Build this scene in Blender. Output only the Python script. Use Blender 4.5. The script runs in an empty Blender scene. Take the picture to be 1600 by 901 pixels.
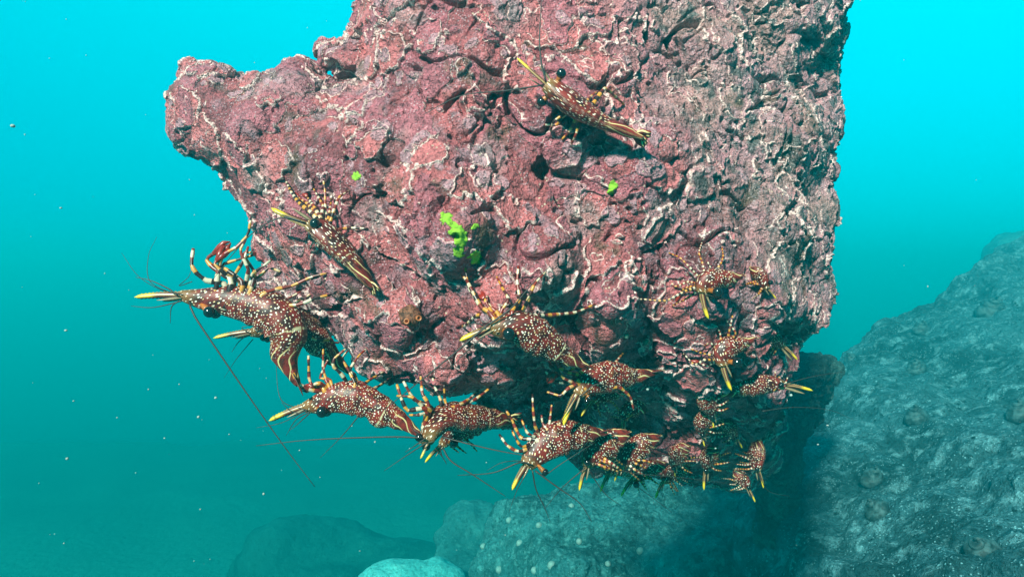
import bpy, math, random
import numpy as np
from mathutils import Vector, Matrix
from mathutils.bvhtree import BVHTree

random.seed(7)
rng = np.random.default_rng(7)
sc = bpy.context.scene
col = sc.collection

# ------------------------------------------------------------------ camera
F = 24.0 / 36.0 * 1600.0                     # focal length in photo pixels
cam_d = bpy.data.cameras.new("camera")
cam_d.lens = 24; cam_d.sensor_width = 36
cam_d.clip_start = 0.01; cam_d.clip_end = 200
cam = bpy.data.objects.new("camera", cam_d)
cam.location = (0, 0, 0); cam.rotation_euler = (math.radians(90), 0, 0)
col.objects.link(cam); sc.camera = cam

# ------------------------------------------------------------------ light
SUN_DIR = Vector((0.37, 0.83, -0.57)).normalized()      # travel direction of the light
sun_d = bpy.data.lights.new("sun", 'SUN')
sun_d.energy = 5.0; sun_d.angle = math.radians(5); sun_d.color = (1.0, 0.79, 0.70)
sun = bpy.data.objects.new("sun", sun_d)
sun.rotation_euler = SUN_DIR.to_track_quat('-Z', 'Y').to_euler()
col.objects.link(sun)

world = bpy.data.worlds.new("World"); sc.world = world; world.use_nodes = True
wn = world.node_tree.nodes; wl = world.node_tree.links; wn.clear()
w_out = wn.new('ShaderNodeOutputWorld')
bg = wn.new('ShaderNodeBackground'); bg.inputs['Strength'].default_value = 1.0
tc = wn.new('ShaderNodeTexCoord')
sep = wn.new('ShaderNodeSeparateXYZ'); wl.new(tc.outputs['Generated'], sep.inputs[0])
# light in open water: bright towards the surface and the right-hand side, dim downwards and behind
ma = wn.new('ShaderNodeMath'); ma.operation = 'MULTIPLY_ADD'
wl.new(sep.outputs['X'], ma.inputs[0]); ma.inputs[1].default_value = 0.30
mb = wn.new('ShaderNodeMath'); mb.operation = 'MULTIPLY_ADD'
wl.new(sep.outputs['Z'], mb.inputs[0]); mb.inputs[1].default_value = 0.62; mb.inputs[2].default_value = 0.45
wl.new(mb.outputs[0], ma.inputs[2])
ramp = wn.new('ShaderNodeValToRGB'); wl.new(ma.outputs[0], ramp.inputs[0])
ce = ramp.color_ramp
ce.elements[0].position = 0.0; ce.elements[0].color = (0.0, 0.05, 0.07, 1)
ce.elements[1].position = 1.0; ce.elements[1].color = (0.0, 0.43, 0.52, 1)
for p, c in ((0.07, (0.0, 0.22, 0.30)), (0.34, (0.0, 0.215, 0.30)), (0.58, (0.0, 0.31, 0.38)), (0.76, (0.0, 0.36, 0.47))):
    e = ce.elements.new(p); e.color = c + (1,)
# less light comes from behind the viewer
my = wn.new('ShaderNodeMapRange'); wl.new(sep.outputs['Y'], my.inputs['Value'])
my.inputs['From Min'].default_value = -0.3; my.inputs['From Max'].default_value = 0.6
my.inputs['To Min'].default_value = 0.06; my.inputs['To Max'].default_value = 1.0
vm = wn.new('ShaderNodeVectorMath'); vm.operation = 'SCALE'
wl.new(ramp.outputs[0], vm.inputs[0]); wl.new(my.outputs[0], vm.inputs['Scale'])
wl.new(vm.outputs[0], bg.inputs['Color'])
# the daylight sky above the surface, filtered by the water column
sky = wn.new('ShaderNodeTexSky'); sky.sky_type = 'NISHITA'; sky.sun_disc = False
sky.sun_elevation = math.asin(-SUN_DIR.z); sky.sun_rotation = math.atan2(-SUN_DIR.x, -SUN_DIR.y)
bg2 = wn.new('ShaderNodeBackground'); bg2.inputs['Strength'].default_value = 0.05
flt = wn.new('ShaderNodeMix'); flt.data_type = 'RGBA'; flt.blend_type = 'MULTIPLY'; flt.inputs['Factor'].default_value = 1
wl.new(sky.outputs[0], flt.inputs['A']); flt.inputs['B'].default_value = (0.0, 0.03, 0.04, 1)
wl.new(flt.outputs['Result'], bg2.inputs['Color'])
add = wn.new('ShaderNodeAddShader'); wl.new(bg.outputs[0], add.inputs[0]); wl.new(bg2.outputs[0], add.inputs[1])
wl.new(add.outputs[0], w_out.inputs['Surface'])

sc.view_settings.view_transform = 'Standard'; sc.view_settings.look = 'None'
sc.view_settings.exposure = 1.45; sc.view_settings.gamma = 1.0
sc.view_settings.use_curve_mapping = False
sc.render.engine = 'CYCLES'
sc.cycles.max_bounces = 4; sc.cycles.diffuse_bounces = 2; sc.cycles.volume_bounces = 0
sc.cycles.use_denoising = True
try: sc.cycles.denoiser = 'OPENIMAGEDENOISE'
except Exception: pass

def P(px, py, Y):                             # photo pixel + distance -> world point
    return Vector(((px - 800) / F * Y, Y, (450.5 - py) / F * Y))

# ------------------------------------------------------------------ numpy noise
_perm = rng.permutation(256).astype(np.int64); _perm = np.concatenate([_perm, _perm, _perm])
_g = rng.normal(size=(256, 3)).astype(np.float32); _g /= np.linalg.norm(_g, axis=1)[:, None]
def _h(i, j, k):
    return _perm[_perm[_perm[i & 255] + (j & 255)] + (k & 255)]
def perlin(p):
    p = np.asarray(p, np.float32)
    i = np.floor(p).astype(np.int64); f = (p - i).astype(np.float32)
    u = f * f * f * (f * (f * 6 - 15) + 10)
    out = np.zeros(len(p), np.float32)
    for a in (0, 1):
        wa = u[:, 0] if a else 1 - u[:, 0]
        for b in (0, 1):
            wb = wa * (u[:, 1] if b else 1 - u[:, 1])
            for c in (0, 1):
                g = _g[_h(i[:, 0] + a, i[:, 1] + b, i[:, 2] + c)]
                d = g[:, 0] * (f[:, 0] - a) + g[:, 1] * (f[:, 1] - b) + g[:, 2] * (f[:, 2] - c)
                out += wb * (u[:, 2] if c else 1 - u[:, 2]) * d
    return out * 1.6
def fbm(p, octv=3, gain=0.5):
    s = 0; a = 1; q = np.asarray(p, np.float32)
    for o in range(octv):
        s = s + a * perlin(q + 17.3 * o); q = q * 2.03; a *= gain
    return s
_r = rng.random((256, 3)).astype(np.float32)
def worley(p):
    """F1, F2 and a random number of the nearest cell"""
    p = np.asarray(p, np.float32)
    i = np.floor(p).astype(np.int64); f = (p - i).astype(np.float32)
    d1 = np.full(len(p), 9, np.float32); d2 = d1.copy(); idn = np.zeros(len(p), np.float32)
    for a in (-1, 0, 1):
        for b in (-1, 0, 1):
            for c in (-1, 0, 1):
                h = _h(i[:, 0] + a, i[:, 1] + b, i[:, 2] + c); r = _r[h]
                d = (r[:, 0] + a - f[:, 0]) ** 2 + (r[:, 1] + b - f[:, 1]) ** 2 + (r[:, 2] + c - f[:, 2]) ** 2
                m = d < d1
                d2 = np.where(m, d1, np.minimum(d2, d)); idn = np.where(m, r[:, 0], idn); d1 = np.where(m, d, d1)
    return np.sqrt(d1), np.sqrt(d2), idn
def sst(x, a, b):
    t = np.clip((x - a) / (b - a), 0, 1); return t * t * (3 - 2 * t)

# ------------------------------------------------------------------ object helpers
def tag(o, label=None, cat=None, group=None, kind=None):
    if label: o['label'] = label
    if cat: o['category'] = cat
    if group: o['group'] = group
    if kind: o['kind'] = kind
    return o
def link(name, me, mats, parent=None, smooth=True):
    for m in (mats if isinstance(mats, (list, tuple)) else [mats]): me.materials.append(m)
    o = bpy.data.objects.new(name, me); col.objects.link(o)
    if smooth: me.polygons.foreach_set('use_smooth', np.ones(len(me.polygons), bool))
    if parent:
        o.parent = parent; o.matrix_parent_inverse = Matrix.Translation(parent.location).inverted()
    return o
def empty(name, loc):
    o = bpy.data.objects.new(name, None); o.location = loc; o.empty_display_size = 0.02
    col.objects.link(o); return o
def np_mesh(name, V, Q, attrs=None):
    me = bpy.data.meshes.new(name)
    V = np.asarray(V, np.float32); Q = np.asarray(Q, np.int32)
    me.vertices.add(len(V)); me.vertices.foreach_set('co', V.ravel())
    me.loops.add(Q.size); me.loops.foreach_set('vertex_index', Q.ravel())
    me.polygons.add(len(Q)); me.polygons.foreach_set('loop_start', np.arange(0, Q.size, Q.shape[1], dtype=np.int32))
    me.update(calc_edges=True)
    for k, a in (attrs or {}).items():
        at = me.attributes.new(k, 'FLOAT', 'POINT'); at.data.foreach_set('value', np.asarray(a, np.float32))
    return me

# ------------------------------------------------------------------ rocks: distance field -> surface nets -> displaced mesh
def poly_sdf(poly, X, Z):
    poly = np.array(poly, np.float32); n = len(poly)
    d = np.full(X.shape, 1e9, np.float32); inside = np.zeros(X.shape, bool)
    for k in range(n):
        a = poly[k]; b = poly[(k + 1) % n]; e = b - a
        wx = X - a[0]; wz = Z - a[1]
        t = np.clip((wx * e[0] + wz * e[1]) / (e @ e + 1e-9), 0, 1)
        d = np.minimum(d, (wx - e[0] * t) ** 2 + (wz - e[1] * t) ** 2)
        c = ((a[1] > Z) != (b[1] > Z)) & (X < (b[0] - a[0]) * (Z - a[1]) / (b[1] - a[1] + 1e-9) + a[0])
        inside ^= c
    d = np.sqrt(d); return np.where(inside, -d, d)
def idw(pts, X, Z, pw=3.0, soft=30.0):
    s = np.zeros(X.shape, np.float32); w = np.zeros(X.shape, np.float32)
    for (a, b, v) in pts:
        k = 1.0 / ((X - a) ** 2 + (Z - b) ** 2 + soft ** 2) ** (pw / 2)
        s += k * v; w += k
    return s / w
def smax(a, b, k):
    h = np.clip(0.5 + 0.5 * (a - b) / k, 0, 1)
    return b + (a - b) * h + k * h * (1 - h)
def surface_nets(f, org, h):
    s = f < 0
    nx, ny, nz = f.shape
    c = np.zeros((nx - 1, ny - 1, nz - 1), np.int8)
    for a in (0, 1):
        for b in (0, 1):
            for d in (0, 1):
                c += s[a:nx - 1 + a, b:ny - 1 + b, d:nz - 1 + d]
    act = (c > 0) & (c < 8)
    I = np.argwhere(act); idx = np.full(act.shape, -1, np.int64); idx[act] = np.arange(len(I))
    acc = np.zeros((len(I), 3)); cnt = np.zeros(len(I))
    cor = [(a, b, d) for a in (0, 1) for b in (0, 1) for d in (0, 1)]
    for p in cor:
        for ax in range(3):
            if p[ax]: continue
            q = list(p); q[ax] = 1
            fp = f[I[:, 0] + p[0], I[:, 1] + p[1], I[:, 2] + p[2]]
            fq = f[I[:, 0] + q[0], I[:, 1] + q[1], I[:, 2] + q[2]]
            m = (fp < 0) != (fq < 0)
            t = np.where(m, fp / (fp - fq + 1e-20), 0)
            pos = np.repeat(np.array([p], float), len(I), 0); pos[:, ax] += t
            acc[m] += pos[m]; cnt[m] += 1
    V = (I + acc / cnt[:, None]) * h + org
    Q = []
    for ax in range(3):
        o1, o2 = [(1, 2), (2, 0), (0, 1)][ax]
        sl0 = [slice(None)] * 3; sl1 = [slice(None)] * 3
        sl0[ax] = slice(0, -1); sl1[ax] = slice(1, None)
        a = s[tuple(sl0)]; b = s[tuple(sl1)]
        E = np.argwhere(a != b); fl = a[E[:, 0], E[:, 1], E[:, 2]]
        ok = (E[:, o1] > 0) & (E[:, o2] > 0) & (E[:, o1] < f.shape[o1] - 1) & (E[:, o2] < f.shape[o2] - 1)
        E = E[ok]; fl = fl[ok]
        def cell(d1, d2):
            e = E.copy(); e[:, o1] += d1; e[:, o2] += d2
            return idx[e[:, 0], e[:, 1], e[:, 2]]
        q = np.stack([cell(-1, -1), cell(0, -1), cell(0, 0), cell(-1, 0)], 1)
        q[~fl] = q[~fl][:, ::-1]
        Q.append(q)
    return V, np.concatenate(Q)
def vnormals(V, Q):
    n = np.cross(V[Q[:, 2]] - V[Q[:, 0]], V[Q[:, 3]] - V[Q[:, 1]])
    N = np.zeros_like(V)
    for k in range(4): 
        for a in range(3): N[:, a] += np.bincount(Q[:, k], n[:, a], len(V))
    return N / (np.linalg.norm(N, axis=1)[:, None] + 1e-12)
def laplace(V, Q, it, lam=0.6):
    for _ in range(it):
        S = np.zeros_like(V); C = np.zeros(len(V))
        for k in range(4):
            a = Q[:, k]; b = Q[:, (k + 1) % 4]
            for x in range(3): S[:, x] += np.bincount(a, V[b, x], len(V)) + np.bincount(b, V[a, x], len(V))
            C += np.bincount(a, minlength=len(V)) + np.bincount(b, minlength=len(V))
        V = V + lam * (S / np.maximum(C, 1)[:, None] - V)
    return V
def subdivide(V, Q):
    E = np.concatenate([np.stack([Q[:, k], Q[:, (k + 1) % 4]], 1) for k in range(4)])
    Es = np.sort(E, 1); key = Es[:, 0].astype(np.int64) * (len(V) + 1) + Es[:, 1]
    uq, inv = np.unique(key, return_inverse=True)
    first = np.zeros(len(uq), np.int64); first[inv] = np.arange(len(key))
    mid = (V[Es[first, 0]] + V[Es[first, 1]]) / 2
    n = len(Q); e = [inv[k * n:(k + 1) * n] + len(V) for k in range(4)]
    c = V[Q].mean(1); ci = np.arange(n) + len(V) + len(mid)
    V2 = np.concatenate([V, mid, c])
    q = [np.stack([Q[:, k], e[k], ci, e[(k + 3) % 4]], 1) for k in range(4)]
    return V2, np.concatenate(q)

def rock_field(poly, dpts, T, h, box, taper=0.25, k=0.08, lumps=((0.09, 0.012), (0.04, 0.006)), off=0.0, soft=30.0, pw=3.0, taper_at=0.06):
    (x0, x1), (y0, y1), (z0, z1) = box
    xs = np.arange(x0, x1, h, dtype=np.float32); ys = np.arange(y0, y1, h, dtype=np.float32); zs = np.arange(z0, z1, h, dtype=np.float32)
    X, Y, Z = np.meshgrid(xs, ys, zs, indexing='ij')
    # silhouette distance and depth looked up on a pixel grid
    pl = np.array(poly, float)
    gx = np.arange(pl[:, 0].min() - 120, pl[:, 0].max() + 120, 5.0); gz = np.arange(pl[:, 1].min() - 120, pl[:, 1].max() + 120, 5.0)
    GX, GZ = np.meshgrid(gx.astype(np.float32), gz.astype(np.float32), indexing='ij')
    S = poly_sdf(poly, GX, GZ); D = idw(dpts, GX, GZ, pw, soft)
    px = X / Y * F + 800; py = 450.5 - Z / Y * F
    u = np.clip((px - gx[0]) / 5.0, 0, len(gx) - 1.001); v = np.clip((py - gz[0]) / 5.0, 0, len(gz) - 1.001)
    ui = u.astype(np.int32); vi = v.astype(np.int32); uf = u - ui; vf = v - vi
    def bil(A): return (A[ui, vi] * (1 - uf) + A[ui + 1, vi] * uf) * (1 - vf) + (A[ui, vi + 1] * (1 - uf) + A[ui + 1, vi + 1] * uf) * vf
    s = bil(S) * Y / F; d = bil(D)
    s = s + taper * np.maximum(0, Y - d - taper_at)
    f = smax(smax(s, d - Y, k), Y - (d + T), k)
    band = np.abs(f) < max(0.03, 4 * h)
    pts = np.stack([X[band], Y[band], Z[band]], 1)
    add = 0
    for sc_, am in lumps: add = add + am * perlin(pts / sc_ + 3.1 + off)
    f[band] += add
    f[0] = f[-1] = 1; f[:, 0] = 1; f[:, -1] = 1; f[:, :, 0] = 1; f[:, :, -1] = 1
    return surface_nets(f, np.array([x0, y0, z0]), h)

# ------------------------------------------------------------------ material helpers
class NT:
    def __init__(s, name):
        s.m = bpy.data.materials.new(name); s.m.use_nodes = True
        s.t = s.m.node_tree; s.t.nodes.clear()
        s.out = s.n('ShaderNodeOutputMaterial'); s.b = s.n('ShaderNodeBsdfPrincipled')
        s.t.links.new(s.b.outputs[0], s.out.inputs['Surface'])
    def n(s, typ, **kw):
        x = s.t.nodes.new(typ)
        for k, v in kw.items(): setattr(x, k, v)
        return x
    def l(s, a, b): s.t.links.new(a, b)
    def put(s, sock, v):
        if hasattr(v, 'links') or isinstance(v, bpy.types.NodeSocket): s.l(v, sock)
        else: sock.default_value = v
    def math(s, op, a, b=0.0, c=0.0, clamp=False):
        x = s.n('ShaderNodeMath', operation=op); x.use_clamp = clamp
        s.put(x.inputs[0], a); s.put(x.inputs[1], b)
        if len(x.inputs) > 2: s.put(x.inputs[2], c)
        return x.outputs[0]
    def attr(s, name, out='Fac'):
        x = s.n('ShaderNodeAttribute'); x.attribute_name = name; return x.outputs[out]
    def noise(s, scale, detail=3, rough=0.55, vec=None, out='Fac', dist=0.0):
        x = s.n('ShaderNodeTexNoise'); x.inputs['Scale'].default_value = scale; x.inputs['Detail'].default_value = detail
        x.inputs['Roughness'].default_value = rough; x.inputs['Distortion'].default_value = dist
        s.l(vec if vec is not None else s.obj(), x.inputs['Vector']); return x.outputs[out]
    def obj(s):
        if not hasattr(s, '_o'): s._o = s.n('ShaderNodeTexCoord').outputs['Object']
        return s._o
    def vor(s, scale, vec=None, feature='F1', rnd=1.0, out='Distance', dims='3D'):
        x = s.n('ShaderNodeTexVoronoi', feature=feature, voronoi_dimensions=dims)
        x.inputs['Scale'].default_value = scale; x.inputs['Randomness'].default_value = rnd
        s.l(vec if vec is not None else s.obj(), x.inputs['Vector']); return x.outputs[out]
    def rng(s, v, a, b, c=0.0, d=1.0):
        x = s.n('ShaderNodeMapRange', interpolation_type='SMOOTHSTEP'); s.put(x.inputs['Value'], v)
        x.inputs['From Min'].default_value = a; x.inputs['From Max'].default_value = b
        x.inputs['To Min'].default_value = c; x.inputs['To Max'].default_value = d
        return x.outputs[0]
    def mix(s, f, a, b, mode='MIX'):
        x = s.n('ShaderNodeMix', data_type='RGBA', blend_type=mode)
        s.put(x.inputs['Factor'], f)
        for k, v in (('A', a), ('B', b)):
            if isinstance(v, tuple): x.inputs[k].default_value = v + (1,) if len(v) == 3 else v
            else: s.l(v, x.inputs[k])
        return x.outputs['Result']
    def bump(s, hgt, dist, strength=1.0, prev=None):
        x = s.n('ShaderNodeBump'); x.inputs['Distance'].default_value = dist; x.inputs['Strength'].default_value = strength
        s.l(hgt, x.inputs['Height'])
        if prev is not None: s.l(prev, x.inputs['Normal'])
        return x.outputs[0]
    def done(s, color, rough=0.6, normal=None, spec=0.3, **kw):
        s.put(s.b.inputs['Base Color'], color if not isinstance(color, tuple) else (color + (1,) if len(color) == 3 else color))
        s.put(s.b.inputs['Roughness'], rough); s.b.inputs['Specular IOR Level'].default_value = spec
        if normal is not None: s.l(normal, s.b.inputs['Normal'])
        for k, v in kw.items(): s.put(s.b.inputs[k], v)
        return s.m

def mat_crust():
    t = NT("coralline_crust")
    wob = t.math('MULTIPLY', t.math('SUBTRACT', t.noise(240, 4), 0.5), 0.07)
    p1 = t.math('ADD', t.attr('plate_a'), wob); p2 = t.math('ADD', t.attr('plate_b'), wob); p3 = t.math('ADD', t.attr('plate_c'), wob)
    n1 = t.noise(14, 4); n2 = t.noise(38, 4); n3 = t.noise(150, 4, 0.7); n4 = t.noise(600, 2, 0.7)
    base = t.mix(t.rng(n1, 0.38, 0.62), (0.130, 0.036, 0.042), (0.25, 0.070, 0.072))
    base = t.mix(t.rng(n2, 0.52, 0.68), base, (0.19, 0.105, 0.118))
    base = t.mix(t.rng(n2, 0.42, 0.30), base, (0.080, 0.040, 0.036))
    # the young crust plates each have their own tone
    base = t.mix(t.rng(p1, 0.0, 0.02), base, (0.30, 0.088, 0.088))
    base = t.mix(t.math('MULTIPLY', t.rng(p2, 0.0, 0.02), 0.85), base, (0.23, 0.072, 0.086))
    base = t.mix(t.math('MULTIPLY', t.rng(p3, 0.0, 0.02), 0.8), base, (0.26, 0.15, 0.165))
    g = t.attr('grey')
    base = t.mix(t.math('MULTIPLY', g, t.rng(n1, 0.3, 0.6, 0.5, 1.0)), base, (0.27, 0.165, 0.17))
    base = t.mix(t.math('MULTIPLY', g, t.rng(t.noise(17, 4), 0.46, 0.60, 0.0, 0.7)), base, (0.22, 0.145, 0.115))
    base = t.mix(t.math('MULTIPLY', g, t.rng(t.noise(55, 3), 0.52, 0.62)), base, (0.035, 0.060, 0.055))
    base = t.mix(t.rng(n3, 0.35, 0.7, 0.0, 0.75), base, t.mix(1.0, base, (2.1, 1.9, 1.9), 'MULTIPLY'))
    base = t.mix(t.rng(n3, 0.47, 0.30, 0.0, 0.85), base, t.mix(1.0, base, (0.35, 0.33, 0.35), 'MULTIPLY'))
    # brown turf film in places
    base = t.mix(t.math('MULTIPLY', t.rng(t.noise(22, 5, 0.65), 0.56, 0.68), 0.8), base, (0.08, 0.055, 0.030))
    # pale growing margins
    def margin(p, w):
        return t.math('MULTIPLY', t.rng(p, -w, -w * 0.25), t.rng(p, w, w * 0.2))
    gate = t.rng(t.noise(30, 2), 0.40, 0.52)
    m = t.math('MAXIMUM', t.math('MULTIPLY', margin(t.math('SUBTRACT', p1, 0.012), 0.0185), t.rng(t.noise(23, 2), 0.34, 0.42)), t.math('MULTIPLY', margin(p2, 0.015), gate))
    m = t.math('MAXIMUM', m, t.math('MULTIPLY', margin(t.math('SUBTRACT', p1, 0.30), 0.020), t.rng(t.noise(34, 2), 0.50, 0.58)))
    m = t.math('MAXIMUM', m, t.math('MULTIPLY', margin(p3, 0.012), t.rng(t.noise(26, 2), 0.56, 0.48)))
    base = t.mix(t.math('MULTIPLY', m, t.rng(n4, 0.2, 0.6, 0.55, 1.0)), base, (0.74, 0.53, 0.46))
    # white speckle
    sp = t.vor(420, rnd=1.0)
    spk = t.math('MULTIPLY', t.rng(sp, 0.34, 0.18), t.rng(t.noise(60, 3), 0.38, 0.58))
    base = t.mix(t.math('MULTIPLY', spk, 0.6), base, (0.46, 0.36, 0.37))
    spo = t.math('MULTIPLY', t.rng(t.vor(150), 0.15, 0.09), t.rng(t.noise(25, 2), 0.5, 0.6))
    base = t.mix(spo, base, (0.5, 0.40, 0.28))
    hgt = t.math('ADD', t.math('MULTIPLY', n3, 1.0), t.math('MULTIPLY', n4, 0.55))
    nb = t.bump(hgt, 0.0042, 0.9)
    nb = t.bump(t.vor(300), 0.0020, 0.9, nb)
    nb = t.bump(t.vor(620), 0.0010, 0.8, nb)
    base = t.mix(1.0, base, (1.14, 1.13, 1.22), 'MULTIPLY')
    return t.done(base, t.rng(n3, 0.3, 0.7, 0.75, 0.45), nb, 0.35)
M_CRUST = mat_crust()

def mat_boulder(name, dark, mid, light, sc1=4.0, bumpd=0.03, lightamt=0.6):
    t = NT(name)
    n1 = t.noise(sc1, 5, 0.6); n2 = t.noise(sc1 * 6, 5, 0.65); n3 = t.noise(sc1 * 30, 3, 0.7)
    c = t.mix(t.rng(n1, 0.35, 0.62), dark, mid)
    c = t.mix(t.math('MULTIPLY', t.rng(n2, 0.50, 0.66), lightamt), c, light)
    c = t.mix(t.rng(n3, 0.52, 0.36, 0.0, 0.6), c, t.mix(1.0, c, (0.3, 0.3, 0.3), 'MULTIPLY'))
    sp = t.math('MULTIPLY', t.rng(t.vor(sc1 * 18), 0.22, 0.12), t.rng(t.noise(sc1 * 2), 0.5, 0.6))
    c = t.mix(sp, c, light)
    v4 = t.vor(sc1 * 42); c = t.mix(t.math('MULTIPLY', t.rng(v4, 0.30, 0.15), t.rng(t.noise(sc1 * 5), 0.42, 0.56)), c, light)
    c = t.mix(t.math('MULTIPLY', t.rng(t.vor(sc1 * 13), 0.30, 0.16), t.rng(t.noise(sc1 * 3.1), 0.50, 0.58)), c, t.mix(1.0, dark, (0.6, 0.6, 0.6), 'MULTIPLY'))
    vo_ = t.vor(sc1 * 9); nb = t.bump(n2, bumpd, 0.9); nb = t.bump(n3, bumpd * 0.3, 0.9, nb); nb = t.bump(vo_, bumpd * 0.35, 0.7, nb)
    return t.done(c, 0.8, nb, 0.2)

# ------------------------------------------------------------------ the crusted overhanging rock
MAIN = [(585,-500),(570,-300),(560,-60),(556,0),(545,40),(533,70),(503,74),(500,102),(532,126),(508,124),(484,104),(456,102),(436,122),
        (400,116),(368,106),(335,88),(286,86),(274,112),(262,148),(256,185),(268,218),(290,245),(312,264),(345,286),(375,318),(394,340),
        (400,368),(400,395),(410,412),(408,440),(425,462),(450,478),(480,484),(502,492),(512,515),(532,530),(552,542),(566,570),(590,582),
        (612,594),(645,597),(682,612),(720,606),(755,622),(790,645),(850,680),(885,712),(960,738),(1010,738),(1090,748),(1130,772),(1165,770),
        (1196,742),(1208,700),(1214,650),(1220,618),(1232,590),(1248,552),(1288,502),(1299,455),(1290,400),(1296,330),(1302,270),(1306,200),
        (1309,100),(1320,55),(1324,0),(1322,-300),(1300,-500)]
MD = [(715,362,.445),(270,170,.575),(330,140,.56),(400,220,.53),(330,260,.56),(390,400,.57),(440,440,.56),(480,330,.52),(560,200,.50),(520,120,.54),(560,420,.50),
      (700,300,.465),(850,420,.450),(780,500,.455),(620,500,.49),(540,500,.52),(700,575,.485),(620,575,.51),(780,585,.50),
      (650,0,.52),(560,40,.54),(850,50,.53),(720,120,.50),(900,180,.50),(850,-250,.62),(850,-500,.72),(1100,-300,.70),
      (1100,100,.57),(1300,100,.68),(1210,60,.62),(1280,300,.65),(1290,450,.64),(1000,250,.50),(1000,330,.50),(1100,400,.52),(1200,350,.57),(1200,480,.56),(1100,480,.525),
      (950,470,.475),(950,530,.50),(880,550,.50),(1050,500,.53),
      (860,605,.66),(780,628,.62),(900,640,.72),(1000,650,.72),(980,580,.60),(1010,610,.64),(1050,560,.56),(1100,560,.55),(1160,560,.56),(1050,700,.70),(960,700,.72),(1100,600,.57),(1110,650,.67),(1150,690,.72),(1200,625,.62),(1200,690,.72),(1120,760,.78),(1190,745,.80),(1250,540,.62)]
V, Q = rock_field(MAIN, MD, 0.30, 0.0032, ((-.36, .56), (.40, 1.32), (-.27, 1.05)), lumps=((0.075, 0.011), (0.034, 0.007), (0.016, 0.0030)), soft=28)
N = vnormals(V, Q)
V = laplace(V, Q, 1)
fn = N[Q].mean(1); fz = V[Q].mean(1)
fpy = 450.5 - fz[:, 2] / fz[:, 1] * F
front = (fn[:, 1] < 0.35) & (fpy > -40)
Qb = Q[~front]; Qf = Q[front]
used = np.unique(Qf); remap = np.full(len(V), -1); remap[used] = np.arange(len(used))
Vf = V[used]; Qf = remap[Qf]; Vs0 = Vf
for lv in range(2):
    Vf, Qf = subdivide(Vf, Qf)
# keep open border where it is, smooth the rest
bcnt = np.zeros(len(Vf)); 
for k in range(4): bcnt += np.bincount(Qf[:, k], minlength=len(Vf))
Vsm = laplace(Vf, Qf, 4)
Nf = vnormals(Vsm, Qf)
wgt = sst(0.35 - Nf[:, 1], 0.04, 0.25) * sst(450.5 - Vf[:, 2] / Vf[:, 1] * F, -36, -10)
Vf = Vf + (Vsm - Vf) * wgt[:, None]
px = Vf[:, 0] / Vf[:, 1] * F + 800; py = 450.5 - Vf[:, 2] / Vf[:, 1] * F
q = Vf
w3 = np.stack([perlin(q / 0.03 + k * 9.7) for k in range(3)], 1)
qw = q + 0.0045 * w3
rough = 0.55 + 0.75 * sst(fbm(q / 0.11 + 5, 2), -0.15, 0.35)
rough *= 1 + 0.18 * sst(px - 0.4 * py, 820, 1000) * sst(520 - py, 0, 120)
w_a = np.stack([perlin(q / 0.0085 + 11.0 + k * 5.1) for k in range(3)], 1)
def discs(scale, off, rad, warp):
    d_, _, _ = worley((q + warp * w3 + 0.0030 * w_a) / scale + off)
    return rad - d_ + 0.28 * perlin(q / (scale * 2.2) + off) + 0.10 * perlin(q / 0.006 + off)
pa = discs(0.036, 11.0, 0.46, 0.004); pc = discs(0.020, 83.0, 0.30, 0.003)
rough *= 1 - 0.62 * sst(pa, -0.02, 0.06)
smooth_arm = sst(560 - px - 0.4 * (py - 200), 0, 110); rough *= 1 - 0.62 * smooth_arm
f1, f2, _ = worley(qw / 0.034)
lobes = np.sqrt(np.clip(1 - f1 ** 2 * 1.1, 0, 1)); crev = sst(f2 - f1, 0.0, 0.14)
g1, g2, gid = worley((qw + 0.003 * w3[:, ::-1]) / 0.0125 + 4)
knob = np.sqrt(np.clip(1 - g1 ** 2 * 1.15, 0, 1))
k1, _, kid = worley(q / 0.0042 + 9)
hgt = rough * (0.0066 * (lobes - 0.6) - 0.0030 * (1 - crev) * sst(perlin(q / 0.05 + 61), -0.25, 0.2) + 0.0022 * (knob - 0.6) + 0.0012 * (np.sqrt(np.clip(1 - k1 ** 2 * 1.2, 0, 1)) - .6))
hgt += rough * 0.0013 * fbm(q / 0.014 + 2, 4, 0.55)
b1, _, _ = worley(q / 0.0078 + 15)
hgt += (0.35 + 0.65 * rough) * 0.0017 * (np.sqrt(np.clip(1 - b1 ** 2 * 1.2, 0, 1)) - .6) * sst(fbm(q / 0.05 + 120, 2), -0.25, 0.2)
# bored holes and cracks
h1, _, hid = worley(q / 0.030 + 21)
hole = (hid > 0.66) * sst(0.30 + 0.10 * perlin(q / 0.006) - h1, 0.0, 0.13) * sst(rough, 0.5, 0.8)
hgt -= 0.012 * hole
ridge = 1 - np.abs(perlin(qw / 0.045 + 31)) * 9
hgt -= 0.011 * sst(ridge, 0.3, 0.95) * sst(perlin(q / 0.08 + 44), -0.05, 0.2) * sst(rough, 0.3, 0.6)
ridge = 1 - np.abs(perlin(qw / 0.020 + 75)) * 6
hgt -= 0.0045 * sst(ridge, 0.2, 0.95) * sst(perlin(q / 0.04 + 94), 0.0, 0.25) * sst(rough, 0.3, 0.6)
m1, _, mid_ = worley(q / 0.011 + 33)
hgt -= 0.0045 * (mid_ > 0.62) * sst(0.26 + 0.08 * perlin(q / 0.003) - m1, 0.0, 0.10) * sst(rough, 0.3, 0.6)
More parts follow.
